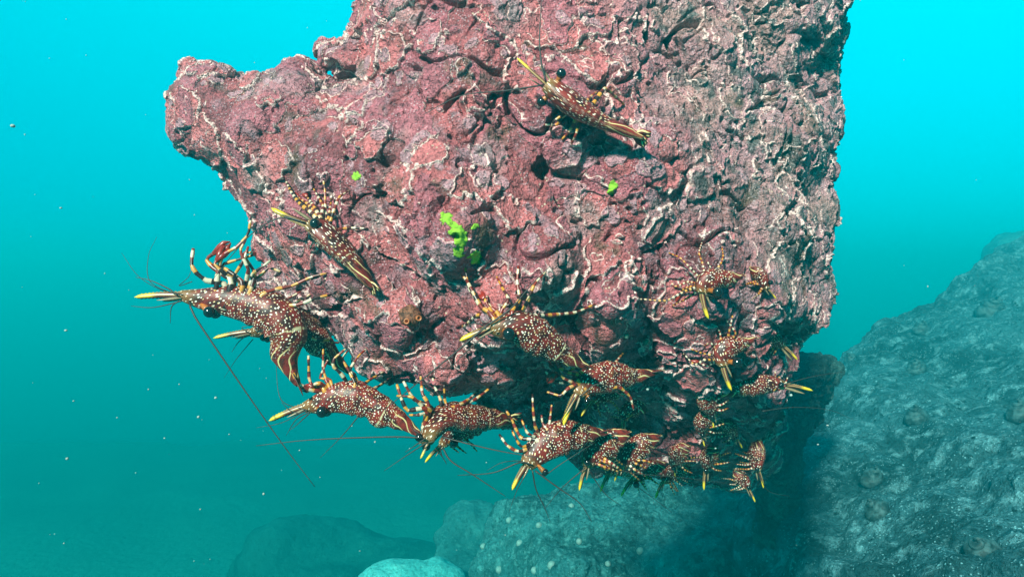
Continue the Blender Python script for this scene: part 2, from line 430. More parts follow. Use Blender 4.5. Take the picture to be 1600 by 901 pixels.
# overlapping crust plates with thin raised rims
def plate(sc_, off, thr):
    f = fbm((q + 0.010 * w3 + 0.0035 * np.stack([perlin(q / 0.0085 + off + k * 5.1) for k in range(3)], 1)) / sc_ + off, 2, 0.5)
    return f - thr
pb = plate(0.040, 57.0, 0.16)
for p_, am in ((pa, 0.0028), (pb, 0.0014), (pc, 0.0010)):
    hgt += am * sst(p_, -0.012, 0.014) + am * 0.5 * np.exp(-((p_ - 0.03) / 0.03) ** 2)
grey = np.clip(sst(px - 0.55 * py, 850, 1060) * sst(620 - py, 0, 200) + 0.6 * sst(fbm(q / 0.07 + 70, 2), 0.25, 0.5), 0, 1) * 0.85
Vf = Vf + Nf * (hgt * wgt)[:, None]
Vall = np.concatenate([Vf, V]); Qall = np.concatenate([Qf, Qb + len(Vf)])
z0 = np.zeros(len(V))
me = np_mesh("crusted_rock", Vall, Qall, {'plate_a': np.concatenate([pa, z0 - 1]), 'plate_b': np.concatenate([pb, z0 - 1]),
     'plate_c': np.concatenate([pc, z0 - 1]), 'grey': np.concatenate([grey, z0])})
rock = link("crusted_rock", me, M_CRUST)
tag(rock, "big overhanging rock crusted with pink and maroon coralline algae with white margins", "rock")
# coarse BVH for resting things on the rock
stp = Qf
bvh = BVHTree.FromPolygons([tuple(v) for v in Vf.tolist()], [tuple(x) for x in Qf.tolist()])
def hit(px_, py_):
    d = P(px_, py_, 1.0).normalized()
    loc, nrm, i, dist = bvh.ray_cast(Vector((0, 0, 0)), d, 5.0)
    return (loc, nrm) if loc is not None else (None, None)

# bright green algae growing on the crust (thin raised felt following the rock)
def mat_green():
    t = NT("green_algae"); c = t.mix(t.noise(500, 3), (0.13, 0.30, 0.015), (0.28, 0.50, 0.05))
    return t.done(c, 0.7, t.bump(t.noise(900, 3), 0.0006, 0.9), 0.2)
M_GREEN = mat_green()
pxf = Vf[:, 0] / Vf[:, 1] * F + 800; pyf = 450.5 - Vf[:, 2] / Vf[:, 1] * F
def algae(discs, label, thr=0.0):
    m = np.full(len(Vf), -1.0)
    for (a, b, r) in discs: m = np.maximum(m, 1 - np.hypot(pxf - a, pyf - b) / r)
    sel = np.where(m > -0.5)[0]
    mm = np.full(len(Vf), -1.0); mm[sel] = m[sel] + 0.6 * fbm(Vf[sel] / 0.0032, 2) + 0.06
    fm = (mm[Qf] > thr).sum(1) >= 3
    n_ = Nf[Qf].mean(1)
    fm &= n_[:, 1] < 0.3
    qq = Qf[fm]
    lab = {int(v): int(v) for v in np.unique(qq)}
    def find(x):
        while lab[x] != x: lab[x] = lab[lab[x]]; x = lab[x]
        return x
    for f_ in qq.tolist():
        for k in range(3):
            a_, b_ = find(f_[k]), find(f_[k + 1])
            if a_ != b_: lab[a_] = b_
    rt = np.array([find(int(x)) for x in qq[:, 0]])
    if len(rt) == 0: return
    u_, c_ = np.unique(rt, return_counts=True); qq = qq[rt == u_[c_.argmax()]]
    us, inv = np.unique(qq, return_inverse=True)
    if len(us) < 4: return
    top = Vf[us] + Nf[us] * (0.0004 + 0.0003 * perlin(Vf[us] / 0.002))[:, None]; bot = Vf[us] - Nf[us] * 0.0008
    qi = inv.reshape(-1, 4); n = len(us)
    E = {}
    for f_ in qi:
        for k in range(4):
            E[(f_[k], f_[(k + 1) % 4])] = 1
    side = [(a, a + n, b + n, b) for (a, b) in E if (b, a) not in E]
    allq = np.concatenate([qi, qi[:, ::-1] + n] + ([np.array(side)] if side else []))
    o = link("green_algae_patch", np_mesh("green_algae_patch", np.concatenate([top, bot]), allq), M_GREEN)
    tag(o, label, "algae", "bright green algae patches on the crusted rock")
algae([(698,342,10)], "round bright green algae spot at the top of the green cluster mid-rock")
algae([(708,352,6),(713,362,9),(722,368,8),(719,378,10),(716,372,8)], "largest bright green algae patch, a ragged vertical streak mid-rock")
algae([(717,394,9)], "green algae fleck right below the ragged green streak")
algae([(742,354,5)], "smallest green algae speck, right of the ragged green streak")
algae([(744,402,10)], "round green algae spot lowest and rightmost of the mid-rock green cluster")
algae([(396,288,11),(393,302,8),(404,295,9),(412,308,7)], "pale green algae patch on the left arm of the rock above the left shrimp")
algae([(558,276,6)], "tiny green algae dot on the crust left of the rock's centre")
algae([(958,290,7),(955,300,5)], "faint green algae fleck below the topmost shrimp's tail")

# ------------------------------------------------------------------ background boulders
def boulder(name, poly, dpts, T, h, box, mat, label, lumps, disp, seed, lvl=1, kind=None, taper=0.25, k=None, soft=40, post=None):
    V, Q = rock_field(poly, dpts, T, h, box, taper=taper, k=k or T * 0.3, lumps=lumps, off=seed, soft=soft, taper_at=T * 0.2)
    V = laplace(V, Q, 1)
    for _ in range(lvl): V, Q = subdivide(V, Q)
    V = laplace(V, Q, 2); N = vnormals(V, Q)
    d = 0
    for (s_, a_) in disp:
        if a_ < 0:
            c1, c2, ci = worley(V / s_ + seed); d = d - a_ * (np.sqrt(np.clip(1 - c1 ** 2 * 1.2, 0, 1)) - 0.6)
        else: d = d + a_ * fbm(V / s_ + seed, 3)
    V = V + N * np.asarray(d)[:, None]
    o = link(name, np_mesh(name, V, Q), mat); tag(o, label, "boulder")
    return o, V, Q
M_BR = mat_boulder("silted_rock", (0.008, 0.032, 0.040), (0.045, 0.125, 0.155), (0.22, 0.40, 0.46), 3.2, 0.045)  # low red in these colours stands in for part of the water's absorption
M_BD = mat_boulder("dark_rock", (0.03, 0.07, 0.07), (0.08, 0.16, 0.155), (0.20, 0.30, 0.28), 7.0, 0.05, 0.6)
M_BM = mat_boulder("knobbly_rock", (0.02, 0.09, 0.10), (0.07, 0.26, 0.29), (0.22, 0.54, 0.56), 5.0, 0.05)
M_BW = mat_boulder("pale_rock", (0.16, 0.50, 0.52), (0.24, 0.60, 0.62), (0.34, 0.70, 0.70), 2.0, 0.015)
M_BF = mat_boulder("far_rock", (0.02, 0.10, 0.12), (0.05, 0.17, 0.19), (0.10, 0.26, 0.28), 2.0, 0.03)

RB = [(1135,1100),(1150,900),(1165,820),(1215,750),(1250,690),(1278,640),(1296,600),(1330,552),(1378,512),(1430,486),(1490,458),(1530,425),(1560,398),(1610,380),(1720,350),(1950,330),(2200,420),(2200,1300),(1600,1400),(1135,1400)]
RBD = [(1150,900,1.75),(1150,1200,1.3),(1300,620,2.6),(1340,560,2.9),(1420,500,3.3),(1500,450,3.6),(1600,390,4.0),(1900,360,4.0),(1300,750,1.95),(1400,650,2.1),(1500,550,2.6),
       (1600,500,2.7),(1400,800,1.45),(1350,900,1.25),(1500,720,1.6),(1600,640,1.9),(1600,760,1.25),(1500,900,1.02),(1620,900,0.92),(1700,700,1.3),(1900,800,1.1),(1500,1200,.9),(1800,1200,.8)]
slope, SV, SQ = boulder("sloping_boulder", RB, RBD, 1.3, 0.034, ((.25, 5.2), (.6, 5.4), (-2.2, .8)), M_BR,
    "large grey-blue sloping boulder dotted with snails on the right", ((0.5, 0.06), (0.2, 0.03), (0.1, 0.014)), ((0.3, 0.04), (0.12, -0.040), (0.09, 0.014), (0.035, 0.007)), 5.0, 2, taper=0.05, soft=60)
slope_bvh = BVHTree.FromPolygons([tuple(v) for v in SV.tolist()], [tuple(x) for x in SQ.tolist()])
boulder("dark_boulder", [(1190,860),(1180,740),(1180,640),(1205,575),(1235,545),(1268,556),(1300,562),(1312,580),(1304,602),(1285,640),(1265,700),(1245,790),(1225,880)],
    [(1250,570,1.5),(1300,580,1.6),(1200,700,1.6),(1150,850,1.8),(1290,640,1.7)], 0.7, 0.016, ((.2, 1.15), (1.2, 2.6), (-.95, .0)), M_BD,
    "dark weedy boulder in the gap behind the right edge of the crusted rock", ((0.12, 0.035), (0.05, 0.02)), ((0.05, -0.022), (0.02, 0.010)), 9.0, 2)
BMo, MV, MQ = boulder("knobbly_boulder", [(722,1200),(728,900),(742,860),(752,815),(778,783),(830,764),(880,752),(960,745),(1060,740),(1150,730),(1250,740),(1300,900),(1300,1200)],
    [(900,760,2.65),(1100,750,2.6),(760,800,2.6),(735,900,2.4),(900,830,2.3),(900,900,2.05),(1100,900,2.0),(1200,800,2.3),(900,1150,1.7)], 1.1, 0.024, ((-.35, 1.7), (1.5, 4.0), (-2.0, -.5)), M_BM,
    "round teal knobbly boulder below the hanging shrimps at the bottom centre", ((0.25, 0.04), (0.10, 0.025)), ((0.08, -0.028), (0.03, 0.010)), 13.0, 2)
mid_bvh = BVHTree.FromPolygons([tuple(v) for v in MV.tolist()], [tuple(x) for x in MQ.tolist()])
boulder("pale_boulder", [(520,1100),(552,905),(572,884),(605,872),(640,868),(660,872),(672,860),(690,857),(706,868),(730,895),(760,1100)],
    [(640,880,3.2),(640,1000,2.7),(690,870,3.3)], 0.8, 0.03, ((-1.1, .3), (2.3, 4.4), (-2.4, -1.0)), M_BW,
    "pale sunlit boulder at the bottom edge left of the knobbly boulder", ((0.3, 0.03),), ((0.15, 0.015),), 17.0, 1)
boulder("hazy_boulder", [(675,1000),(680,860),(692,812),(712,788),(745,778),(775,786),(800,830),(810,1000)],
    [(740,800,4.0),(740,950,3.6)], 0.7, 0.04, ((-1.0, .4), (3.2, 5.2), (-2.6, -.9)), M_BF,
    "hazy dark boulder just behind the left shoulder of the knobbly boulder", ((0.3, 0.05),), ((0.12, 0.03),), 21.0, 1)
boulder("faint_boulder", [(330,1000),(350,880),(385,826),(430,808),(500,806),(560,812),(620,830),(690,850),(720,1000)],
    [(500,820,7.0),(500,950,6.2),(350,900,6.6)], 1.6, 0.10, ((-3.9, 0.3), (5.2, 9.4), (-4.6, -1.6)), M_BF,
    "faint distant rock mound nearly lost in the haze at the lower left", ((0.5, 0.1),), ((0.25, 0.04),), 23.0, 1)
boulder("distant_boulder", [(1528,430),(1532,385),(1545,368),(1575,360),(1640,352),(1750,340),(1900,500)],
    [(1560,380,5.6),(1700,380,5.6)], 1.4, 0.08, ((3.2, 6.6), (4.8, 8.0), (-1.2, 1.0)), M_BF,
    "distant hazy rock head peeking over the ridge at the right edge", ((0.5, 0.1),), ((0.2, 0.03),), 27.0, 1, taper=0.1)

# seabed
gx = np.linspace(-12, 13, 120); gy = np.linspace(-1.5, 15, 90)
GX, GY = np.meshgrid(gx, gy, indexing='ij')
gp = np.stack([GX.ravel(), GY.ravel(), GX.ravel() * 0], 1)
gz = -3.4 + 0.12 * fbm(gp / 1.7, 3)
gp[:, 2] = gz
ii = np.arange(119)[:, None] * 90 + np.arange(89)[None]; ii = ii.ravel()
ground = link("seabed", np_mesh("seabed", gp, np.stack([ii, ii + 90, ii + 91, ii + 1], 1)),
              mat_boulder("seabed_sand", (0.22, 0.40, 0.45), (0.28, 0.48, 0.54), (0.33, 0.52, 0.56), 1.0, 0.05))
tag(ground, kind="structure")

# ------------------------------------------------------------------ shrimps
def mat_shell():
    t = NT("spotted_shell")
    uv = t.attr('pc', 'Vector'); st = t.attr('sp')          # sp: 0 head .. 1 tail
    n = t.noise(0.35, 3, 0.6, uv)
    c = t.mix(t.rng(n, 0.38, 0.60), (0.036, 0.007, 0.006), (0.20, 0.018, 0.013))
    c = t.mix(t.rng(t.noise(0.22, 2, 0.5, uv), 0.56, 0.70, 0, 0.5), c, (0.15, 0.055, 0.015))
    c = t.mix(t.rng(st, 0.14, 0.02, 0, 0.7), c, (0.22, 0.12, 0.035))
    oi = t.n('ShaderNodeObjectInfo').outputs['Random']
    c = t.mix(t.rng(oi, 0.2, 1.0, 0.0, 0.5), c, t.mix(1.0, c, (0.45, 0.5, 0.5), 'MULTIPLY'))
    d = t.vor(1.0, uv, rnd=0.75, dims='2D')
    sz = t.rng(t.noise(0.5, 1, 0.5, uv), 0.3, 0.7, 0.13, 0.27)
    x = t.n('ShaderNodeMath', operation='SUBTRACT'); t.l(sz, x.inputs[0]); t.l(d, x.inputs[1])
    dot = t.rng(x.outputs[0], -0.03, 0.06)
    dot = t.math('MULTIPLY', dot, t.rng(st, 0.84, 0.74))
    dc = t.mix(t.rng(t.noise(0.8, 1, 0.5, uv), 0.45, 0.6), (0.82, 0.74, 0.64), (0.72, 0.48, 0.24))
    c = t.mix(dot, c, dc)
    # cream loops and lines along the last segments
    sx = t.n('ShaderNodeSeparateXYZ'); t.l(uv, sx.inputs[0])
    wv = t.math('SINE', t.math('ADD', t.math('MULTIPLY', sx.outputs['Y'], 2.1), t.math('MULTIPLY', t.math('SINE', t.math('MULTIPLY', sx.outputs['X'], 0.8)), 1.3)))
    ln = t.math('MULTIPLY', t.rng(wv, 0.84, 0.95), t.rng(st, 0.72, 0.8))
    c = t.mix(ln, c, (0.60, 0.47, 0.22))
    band = t.math('MULTIPLY', t.math('MULTIPLY', t.rng(st, 0.665, 0.672), t.rng(st, 0.684, 0.678)), t.rng(t.noise(0.7, 1, .5, uv), 0.45, 0.55))
    c = t.mix(band, c, (0.5, 0.42, 0.25))
    nb = t.bump(dot, 0.0005, 0.5)
    return t.done(c, 0.45, nb, 0.35)
def mat_leg():
    t = NT("banded_leg")
    lu = t.attr('lu'); co = t.n('ShaderNodeCombineXYZ'); t.l(lu, co.inputs[0])
    ob = t.obj()
    s = t.math('SINE', t.math('ADD', t.math('MULTIPLY', lu, 1.15), t.math('MULTIPLY', t.noise(40, 1), 3.0)))
    f = t.rng(s, -0.05, 0.25)
    pale = t.mix(t.rng(t.noise(90, 1), 0.42, 0.56), (0.56, 0.46, 0.34), (0.50, 0.21, 0.03))
    dark = t.mix(t.rng(t.noise(60, 1), 0.44, 0.58), (0.022, 0.008, 0.008), (0.19, 0.018, 0.010))
    c = t.mix(f, dark, pale)
    return t.done(c, 0.35, None, 0.5)
def mat_rostrum():
    t = NT("rostrum_shell")
    u = t.attr('ru'); v = t.attr('rv')
    w = t.math('ADD', v, t.math('MULTIPLY', t.math('SUBTRACT', t.noise(120, 2), 0.5), 0.25))
    c = t.mix(t.rng(w, -0.25, -0.05), (0.10, 0.022, 0.014), (0.32, 0.21, 0.09))
    c = t.mix(t.math('MULTIPLY', t.rng(w, 0.25, 0.40), t.rng(w, 0.75, 0.6)), c, (0.12, 0.03, 0.018))
    c = t.mix(t.rng(u, 0.55, 0.75, 0, 1), c, t.mix(t.rng(w, -0.7, -0.3), (0.30, 0.10, 0.02), (0.62, 0.42, 0.02)))
    c = t.mix(t.rng(u, 0.90, 0.97), c, (0.66, 0.50, 0.03))
    return t.done(c, 0.35, None, 0.5)
def simple(name, colr, rough=0.4, spec=0.5, **kw):
    t = NT(name); n = t.noise(300, 2); c = t.mix(t.rng(n, 0.35, 0.65, 0, 0.5), colr, tuple(x * 0.5 for x in colr))
    return t.done(c, rough, None, spec, **kw)
M_SHELL = mat_shell(); M_LEG = mat_leg(); M_ROS = mat_rostrum()
M_EYE = simple("eye_black", (0.006, 0.008, 0.010), 0.12, 0.7)
M_STALK = simple("eye_stalk", (0.42, 0.12, 0.02), 0.4)
M_ANT = simple("antenna_brown", (0.020, 0.018, 0.016), 0.5)
M_SCALE = simple("scale_straw", (0.22, 0.16, 0.09), 0.35, 0.5)
M_CLAW = simple("claw_red", (0.26, 0.02, 0.012), 0.3)

def catmull(pts, n):
    pts = [np.array(p, float) for p in pts]
    ps = [2 * pts[0] - pts[1]] + pts + [2 * pts[-1] - pts[-2]]
    out = []
    seg = len(pts) - 1
    L = np.array([0] + list(np.cumsum([np.linalg.norm((pts[i + 1] - pts[i])[:3]) for i in range(seg)])))
    for k in range(n):
        s = L[-1] * k / (n - 1); i = min(max(int(np.searchsorted(L, s, 'right') - 1), 0), seg - 1)
        t = (s - L[i]) / max(L[i + 1] - L[i], 1e-9)
        a, b, c, d = ps[i], ps[i + 1], ps[i + 2], ps[i + 3]
        out.append(0.5 * ((2 * b) + (-a + c) * t + (2 * a - 5 * b + 4 * c - d) * t * t + (-a + 3 * b - 3 * c + d) * t ** 3))
    return np.array(out)
def unit(v): return v / (np.linalg.norm(v) + 1e-12)

class MBuf:
    def __init__(s): s.V = []; s.F = []; s.A = {k: [] for k in ('lu', 'sp', 'ru', 'rv')}; s.pc = []; s.mi = []
    def add(s, V, Fc, mi=0, lu=None, sp=None, pc=None, ru=None, rv=None):
        b = len(s.V); n = len(V); s.V += [tuple(v) for v in V]
        s.F += [tuple(i + b for i in f) for f in Fc]; s.mi += [mi] * len(Fc)
        s.A['lu'] += list(lu) if lu is not None else [0] * n
        s.A['sp'] += list(sp) if sp is not None else [0] * n
        s.A['ru'] += list(ru) if ru is not None else [0] * n
        s.A['rv'] += list(rv) if rv is not None else [0] * n
        s.pc += [tuple(p) for p in pc] if pc is not None else [(0, 0, 0)] * n
    def build(s, name, mats, parent=None):
        me = bpy.data.meshes.new(name); me.from_pydata(s.V, [], s.F); me.update()
        for k, a in s.A.items():
            at = me.attributes.new(k, 'FLOAT', 'POINT'); at.data.foreach_set('value', np.array(a, np.float32))
        at = me.attributes.new('pc', 'FLOAT_VECTOR', 'POINT'); at.data.foreach_set('vector', np.array(s.pc, np.float32).ravel())
        me.polygons.foreach_set('material_index', np.array(s.mi, np.int32))
        return link(name, me, mats, parent)
def tube(buf, pts, radii, sides=7, mi=0, lu0=0.0, unit_len=0.001, ru=False):
    pts = np.array(pts, float); n = len(pts); V = []; Fc = []; lu = []; L = lu0; up = None; rr = []
    for i in range(n):
        t = unit(pts[min(i + 1, n - 1)] - pts[max(i - 1, 0)])
        if up is None: up = unit(np.cross(t, [0.3, 0.5, 0.8]))
        up = unit(up - t * (up @ t)); sd = np.cross(t, up)
        if i: L += np.linalg.norm(pts[i] - pts[i - 1]) / unit_len
        for k in range(sides):
            a = 2 * math.pi * k / sides
            V.append(pts[i] + radii[i] * (math.cos(a) * up + math.sin(a) * sd)); lu.append(L); rr.append(i / (n - 1))
    for i in range(n - 1):
        for k in range(sides):
            k2 = (k + 1) % sides
            Fc.append((i * sides + k, i * sides + k2, (i + 1) * sides + k2, (i + 1) * sides + k))
    Fc.append(tuple(range(sides))[::-1]); Fc.append(tuple((n - 1) * sides + k for k in range(sides)))
    buf.add(V, Fc, mi, lu=lu, ru=rr)
def ball(buf, c, r, mi=0, sx=1, n=12, m=8):
    V = []; Fc = []
    for i in range(m + 1):
        th = math.pi * i / m
        for k in range(n):
            a = 2 * math.pi * k / n
            V.append(np.array(c) + r * np.array([math.sin(th) * math.cos(a), math.sin(th) * math.sin(a), math.cos(th) * sx]))
    for i in range(m):
        for k in range(n): Fc.append((i * n + k, (i + 1) * n + k, (i + 1) * n + (k + 1) % n, i * n + (k + 1) % n))
    buf.add(V, Fc, mi)

def shrimp(label, tip, body, side, depth=None, roll=0.0, eye=None, eye_r=None, legs=(), ants=(), auto_legs=0, legdir=None, dt=None, group="spotted red shrimps clinging to the crusted rock", tail=1.0, scale_len=0.55, name="shrimp", gap=0.006, streak=1.0):
    """tip: pixel of the rostrum tip; body: (px, py, diameter) from the rostrum base to the tail; side: +1/-1 which side of the spine is the back"""
    n0 = len(body)
    # distance: given, or just in front of the crust behind each end
    if depth is None:
        def clear(pts):
            ds = []
            for (a, b, d) in pts:
                loc, _ = hit(a, b)
                if loc is not None: ds.append(loc.y - d / F * 0.5 * 0.42 - gap)
            return min(ds) if ds else 0.52
        half = max(2, n0 // 2)
        d0 = clear(list(body[:half]) + [(tip[0], tip[1], 6)]); d1 = clear(body[half:])
        d1 = max(min(d1, d0 + 0.02), d0 - 0.02)
    else:
        d0 = depth; d1 = dt if dt is not None else depth
    pts = []
    for i, (a, b, d) in enumerate(body):
        f = i / (n0 - 1); Y = d0 + (d1 - d0) * f
        pts.append((*P(a, b, Y), d / F * Y * 0.5))
    NR = 44
    C = catmull(pts, NR); S = C[:, :3]; R = np.maximum(C[:, 3], 0.0006)
    blen = float(np.sum(np.linalg.norm(np.diff(S, axis=0), axis=1)))
    rmax = float(R.max()); unit_dot = max(0.0021, rmax * 0.155)
    root = empty(name, Vector(S[int(NR * .35)])); tag(root, label, "shrimp", group)
    view = unit(S.mean(0))
    T_ = np.array([unit(S[min(i + 1, NR - 1)] - S[max(i - 1, 0)]) for i in range(NR)])
    dors = []
    for t in T_:
        n = unit(np.cross(view, t)) * side
        dd = math.cos(roll) * n - math.sin(roll) * view
        dors.append(unit(dd - t * (dd @ t)))
    lat = [np.cross(t, d) for t, d in zip(T_, dors)]
    body_b = MBuf(); K = 22
    V = []; Fc = []; sp = []; pc = []; Ls = 0
    for i in range(NR):
        f = i / (NR - 1)
        if i: Ls += np.linalg.norm(S[i] - S[i - 1]) / unit_dot * (0.55 if f < 0.28 else 1.0) / streak
        # abdominal segments overlap as plates behind the carapace
        seg = 1.0
        if f > 0.46:
            s_ = ((f - 0.46) / 0.54 * 6) % 1.0; seg = 1.0 + 0.075 * (s_ - 0.35)
        car = 1.0 + (0.05 if 0.40 < f < 0.46 else 0)
        for k in range(K):
            a = 2 * math.pi * k / K
            ca, sa = math.cos(a), math.sin(a)
            h = R[i] * seg * car; w = h * 0.66
            if ca < 0:   # belly: narrower keel of side plates
                w *= 1 - 0.25 * (-ca); h *= 1.0 + 0.10 * math.sin(f * 40) * (1 if f > .46 else 0)
            V.append(S[i] + dors[i] * ca * h + lat[i] * sa * w * (1.0 if f < 0.9 else 0.8))
            sp.append(min(1.0, f * (1.2 if streak > 1 else 1.0)))
            aa = a if a <= math.pi else a - 2 * math.pi
            pc.append((Ls, abs(aa) * R[i] / unit_dot * 0.9 + (13.7 if aa < 0 else 0), 0))
    for i in range(NR - 1):
        for k in range(K):
            k2 = (k + 1) % K; Fc.append((i * K + k, (i + 1) * K + k, (i + 1) * K + k2, i * K + k2))
    Fc.append(tuple(range(K))); Fc.append(tuple((NR - 1) * K + k for k in range(K))[::-1])
    body_b.add(V, Fc, 0, sp=sp, pc=pc)
    # tail fan: telson and four uropods, as flat lobes
    if tail > 0:
        e = NR - 5; tl = blen * 0.16 * tail
        for j, sp_ in enumerate((-0.55, -0.28, 0, 0.28, 0.55)):
            dr = unit(T_[e] + lat[e] * sp_ * 0.9); sdv = unit(np.cross(dors[e], dr))
            Vv = []; ff = []
            wv = tl * (0.20 if j != 2 else 0.16)
            for i in range(9):
                x = i / 8; w = wv * math.sin(math.pi * (0.12 + 0.80 * x)) ** 0.7
                c0 = S[e] + dr * tl * x * (1.0 if j != 2 else 0.85) + dors[e] * (0.0010 if j == 2 else 0.0002 * abs(j - 2))
                th = 0.0006 * (1 - 0.6 * x)
                Vv += [c0 + sdv * w, c0 + dors[e] * th, c0 - sdv * w, c0 - dors[e] * th]
            for i in range(8):
                for k in range(4): ff.append((i * 4 + k, i * 4 + (k + 1) % 4, i * 4 + 4 + (k + 1) % 4, i * 4 + 4 + k))
            ff.append((3, 2, 1, 0)); ff.append((32, 33, 34, 35))
            body_b.add(Vv, ff, 0, sp=[0.80 + 0.015 * (i // 4) for i in range(36)], pc=[((i // 4) * 0.6, (i % 4) * 0.8 + j * 3, 0) for i in range(36)])
    # legs
    def root_at(f, sgn):
        i = int(f * (NR - 1)); return S[i] - dors[i] * R[i] * 0.72 + lat[i] * R[i] * 0.25 * sgn, i
    lr0 = max(0.0009, min(0.0017, rmax * 0.105))
    def leg(p3, claw=False, thick=1.0):
        n = 16; Pc = catmull(p3, n) if len(p3) > 2 else np.array([np.array(p3[0]) + (np.array(p3[1]) - np.array(p3[0])) * k / (n - 1) for k in range(n)])
        # soften the spline so joints stay readable
        Lp = [np.array(p, float) for p in p3]; seg = np.cumsum([0] + [np.linalg.norm(Lp[i + 1] - Lp[i]) for i in range(len(Lp) - 1)])
        lin = np.array([[np.interp(s, seg, [q[a] for q in Lp]) for a in range(3)] for s in np.linspace(0, seg[-1], n)])
        Pc = 0.35 * Pc[:, :3] + 0.65 * lin
        rad = [lr0 * thick * (1.25 - 0.75 * i / (n - 1)) * (1 + 0.18 * math.sin(i * 1.9)) for i in range(n)]
        tube(body_b, Pc, rad, 7, 1, lu0=random.uniform(0, 6), unit_len=blen * 0.017)
        if claw:
            d = unit(Pc[-1] - Pc[-3]); up = unit(np.cross(d, view))
            for sg in (-1, 1):
                a = Pc[-1] + up * sg * lr0 * .8
                tube(body_b, [Pc[-2], a + d * lr0 * 2, a + d * lr0 * 4.5 + up * sg * lr0 * .6, a + d * lr0 * 7 - up * sg * lr0 * .5],
                     [lr0 * .9, lr0 * 1.5, lr0 * 1.1, lr0 * .3], 7, 2)
    for li, spec in enumerate(legs):
        pl = list(spec[0]); claw = spec[1] if len(spec) > 1 else False; thick = spec[2] if len(spec) > 2 else 1.0
        sgn = 1 if li % 2 else -1
        # nearest point of the spine to the first pixel
        a0 = P(pl[0][0], pl[0][1], d0)
        i = int(np.argmin(np.linalg.norm(S - np.array(a0), axis=1))); i = max(3, min(i, int(NR * .5)))
        base = S[i] - dors[i] * R[i] * 0.6 + lat[i] * R[i] * 0.3 * sgn
        Y0 = base[1]; p3 = [tuple(base)]
        m = len(pl)
        loc, _ = hit(*pl[-1])
        Yf = Y0 + 0.006 * sgn
        if loc is not None and loc.y - Y0 < 0.05: Yf = loc.y - 0.0008
        for j, (a, b) in enumerate(pl):
            f = (j + 0.3) / (m - 0.7) if m > 1 else 1
            bow = -0.006 * math.sin(math.pi * min(f, 1)) * (1 if sgn < 0 else -0.4)
            Y = Y0 + (Yf - Y0) * min(f, 1) + bow
            l2, _ = hit(a, b)
            if l2 is not None: Y = min(Y, l2.y - 0.0012)
            p3.append(tuple(P(a, b, Y)))
        leg(p3, claw, thick)
    if auto_legs:
        for j in range(auto_legs):
            f = 0.10 + 0.32 * j / max(1, auto_legs - 1); sgn = 1 if j % 2 else -1
            b, i = root_at(f, sgn)
            out = -dors[i] if legdir is None else unit(np.array(P(legdir[0], legdir[1], 1.0)) - np.array(P(0, 0, 1.0)))
            ln = rmax * random.uniform(1.2, 1.9); fan = (0.40 - f * 1.9) * 1.2 + random.uniform(-.35, .35)
            kn = b + (out * 0.55 + lat[i] * sgn * 0.30 - T_[i] * fan) * ln * 0.6
            ft = kn + (out * 0.85 + lat[i] * sgn * 0.12 - T_[i] * fan * 0.7 + np.array([0, .5, 0])) * ln * 0.75
            leg([tuple(b), tuple(kn), tuple(ft)])
    body_b.build("body", [M_SHELL, M_LEG, M_CLAW], root)
    # rostrum: a tall thin serrated blade rising from the front of the carapace
    b0 = S[0]; tp = np.array(P(tip[0], tip[1], d0 - 0.002 if depth is not None else d0)); ax = tp - b0; rl = np.linalg.norm(ax); ax = unit(ax)
    dz = unit(dors[0] - ax * (dors[0] @ ax)); lt = np.cross(ax, dz)
    rb = MBuf(); Vv = []; ff = []; ru = []; rv = []; nn = 30
    hb = min(rl * 0.115, R[0] * 0.72) * (0.75 if auto_legs else 1.0)
    for i in range(nn):
        x = i / (nn - 1); c0 = S[2] + (tp - S[2]) * x + dz * (rl * 0.03 * math.sin(x * math.pi) + hb * .2 * (1 - x))
        h = hb * (1.05 - 0.5 * x) * (1 if x < 0.9 else max(0.12, (1 - x) / 0.1 * 0.9 + .1)); th = h * 0.36 + 0.0002
        tooth = h * (0.28 if i % 2 else 0.0) * (1 if 0.12 < x < 0.94 else 0)
        for (dy, dx, vv) in ((h + tooth, 0, 1), (h * .35, th, .35), (-h * .4, th, -.4), (-h - tooth, 0, -1), (-h * .4, -th, -.4), (h * .35, -th, .35)):
            Vv.append(c0 + dz * dy + lt * dx); ru.append(x); rv.append(vv)
    for i in range(nn - 1):
        for k in range(6): ff.append((i * 6 + k, i * 6 + (k + 1) % 6, i * 6 + 6 + (k + 1) % 6, i * 6 + 6 + k))
    ff.append((5, 4, 3, 2, 1, 0)); ff.append(tuple((nn - 1) * 6 + k for k in range(6)))
    rb.add(Vv, ff, 0, ru=ru, rv=rv); rb.build("rostrum", M_ROS, root)
    # eyes on short stalks
    ei = int(NR * 0.10); er = eye_r / F * d0 if eye_r else rmax * 0.26
    e0 = S[ei] + dors[ei] * R[ei] * 0.25
    if eye is not None:
        pe = np.array(P(eye[0], eye[1], 1.0)); r0 = unit(pe)
        # meet the plane on the near side of the head
        off = R[ei] * 0.66 * math.cos(roll) + er * 0.5
        want = e0[1] - off if abs(math.cos(roll)) > .5 else e0[1] - er
        e1 = pe * (want)
        near = 1 if (lat[ei] @ (e1 - e0)) > 0 else -1
        rel = e1 - S[ei]; e2 = e1 - 2 * lat[ei] * (rel @ lat[ei])
        es = [e1, e2]
    else:
        es = [e0 + lat[ei] * s_ * (R[ei] * 0.66 + er * 0.5) for s_ in (1, -1)]
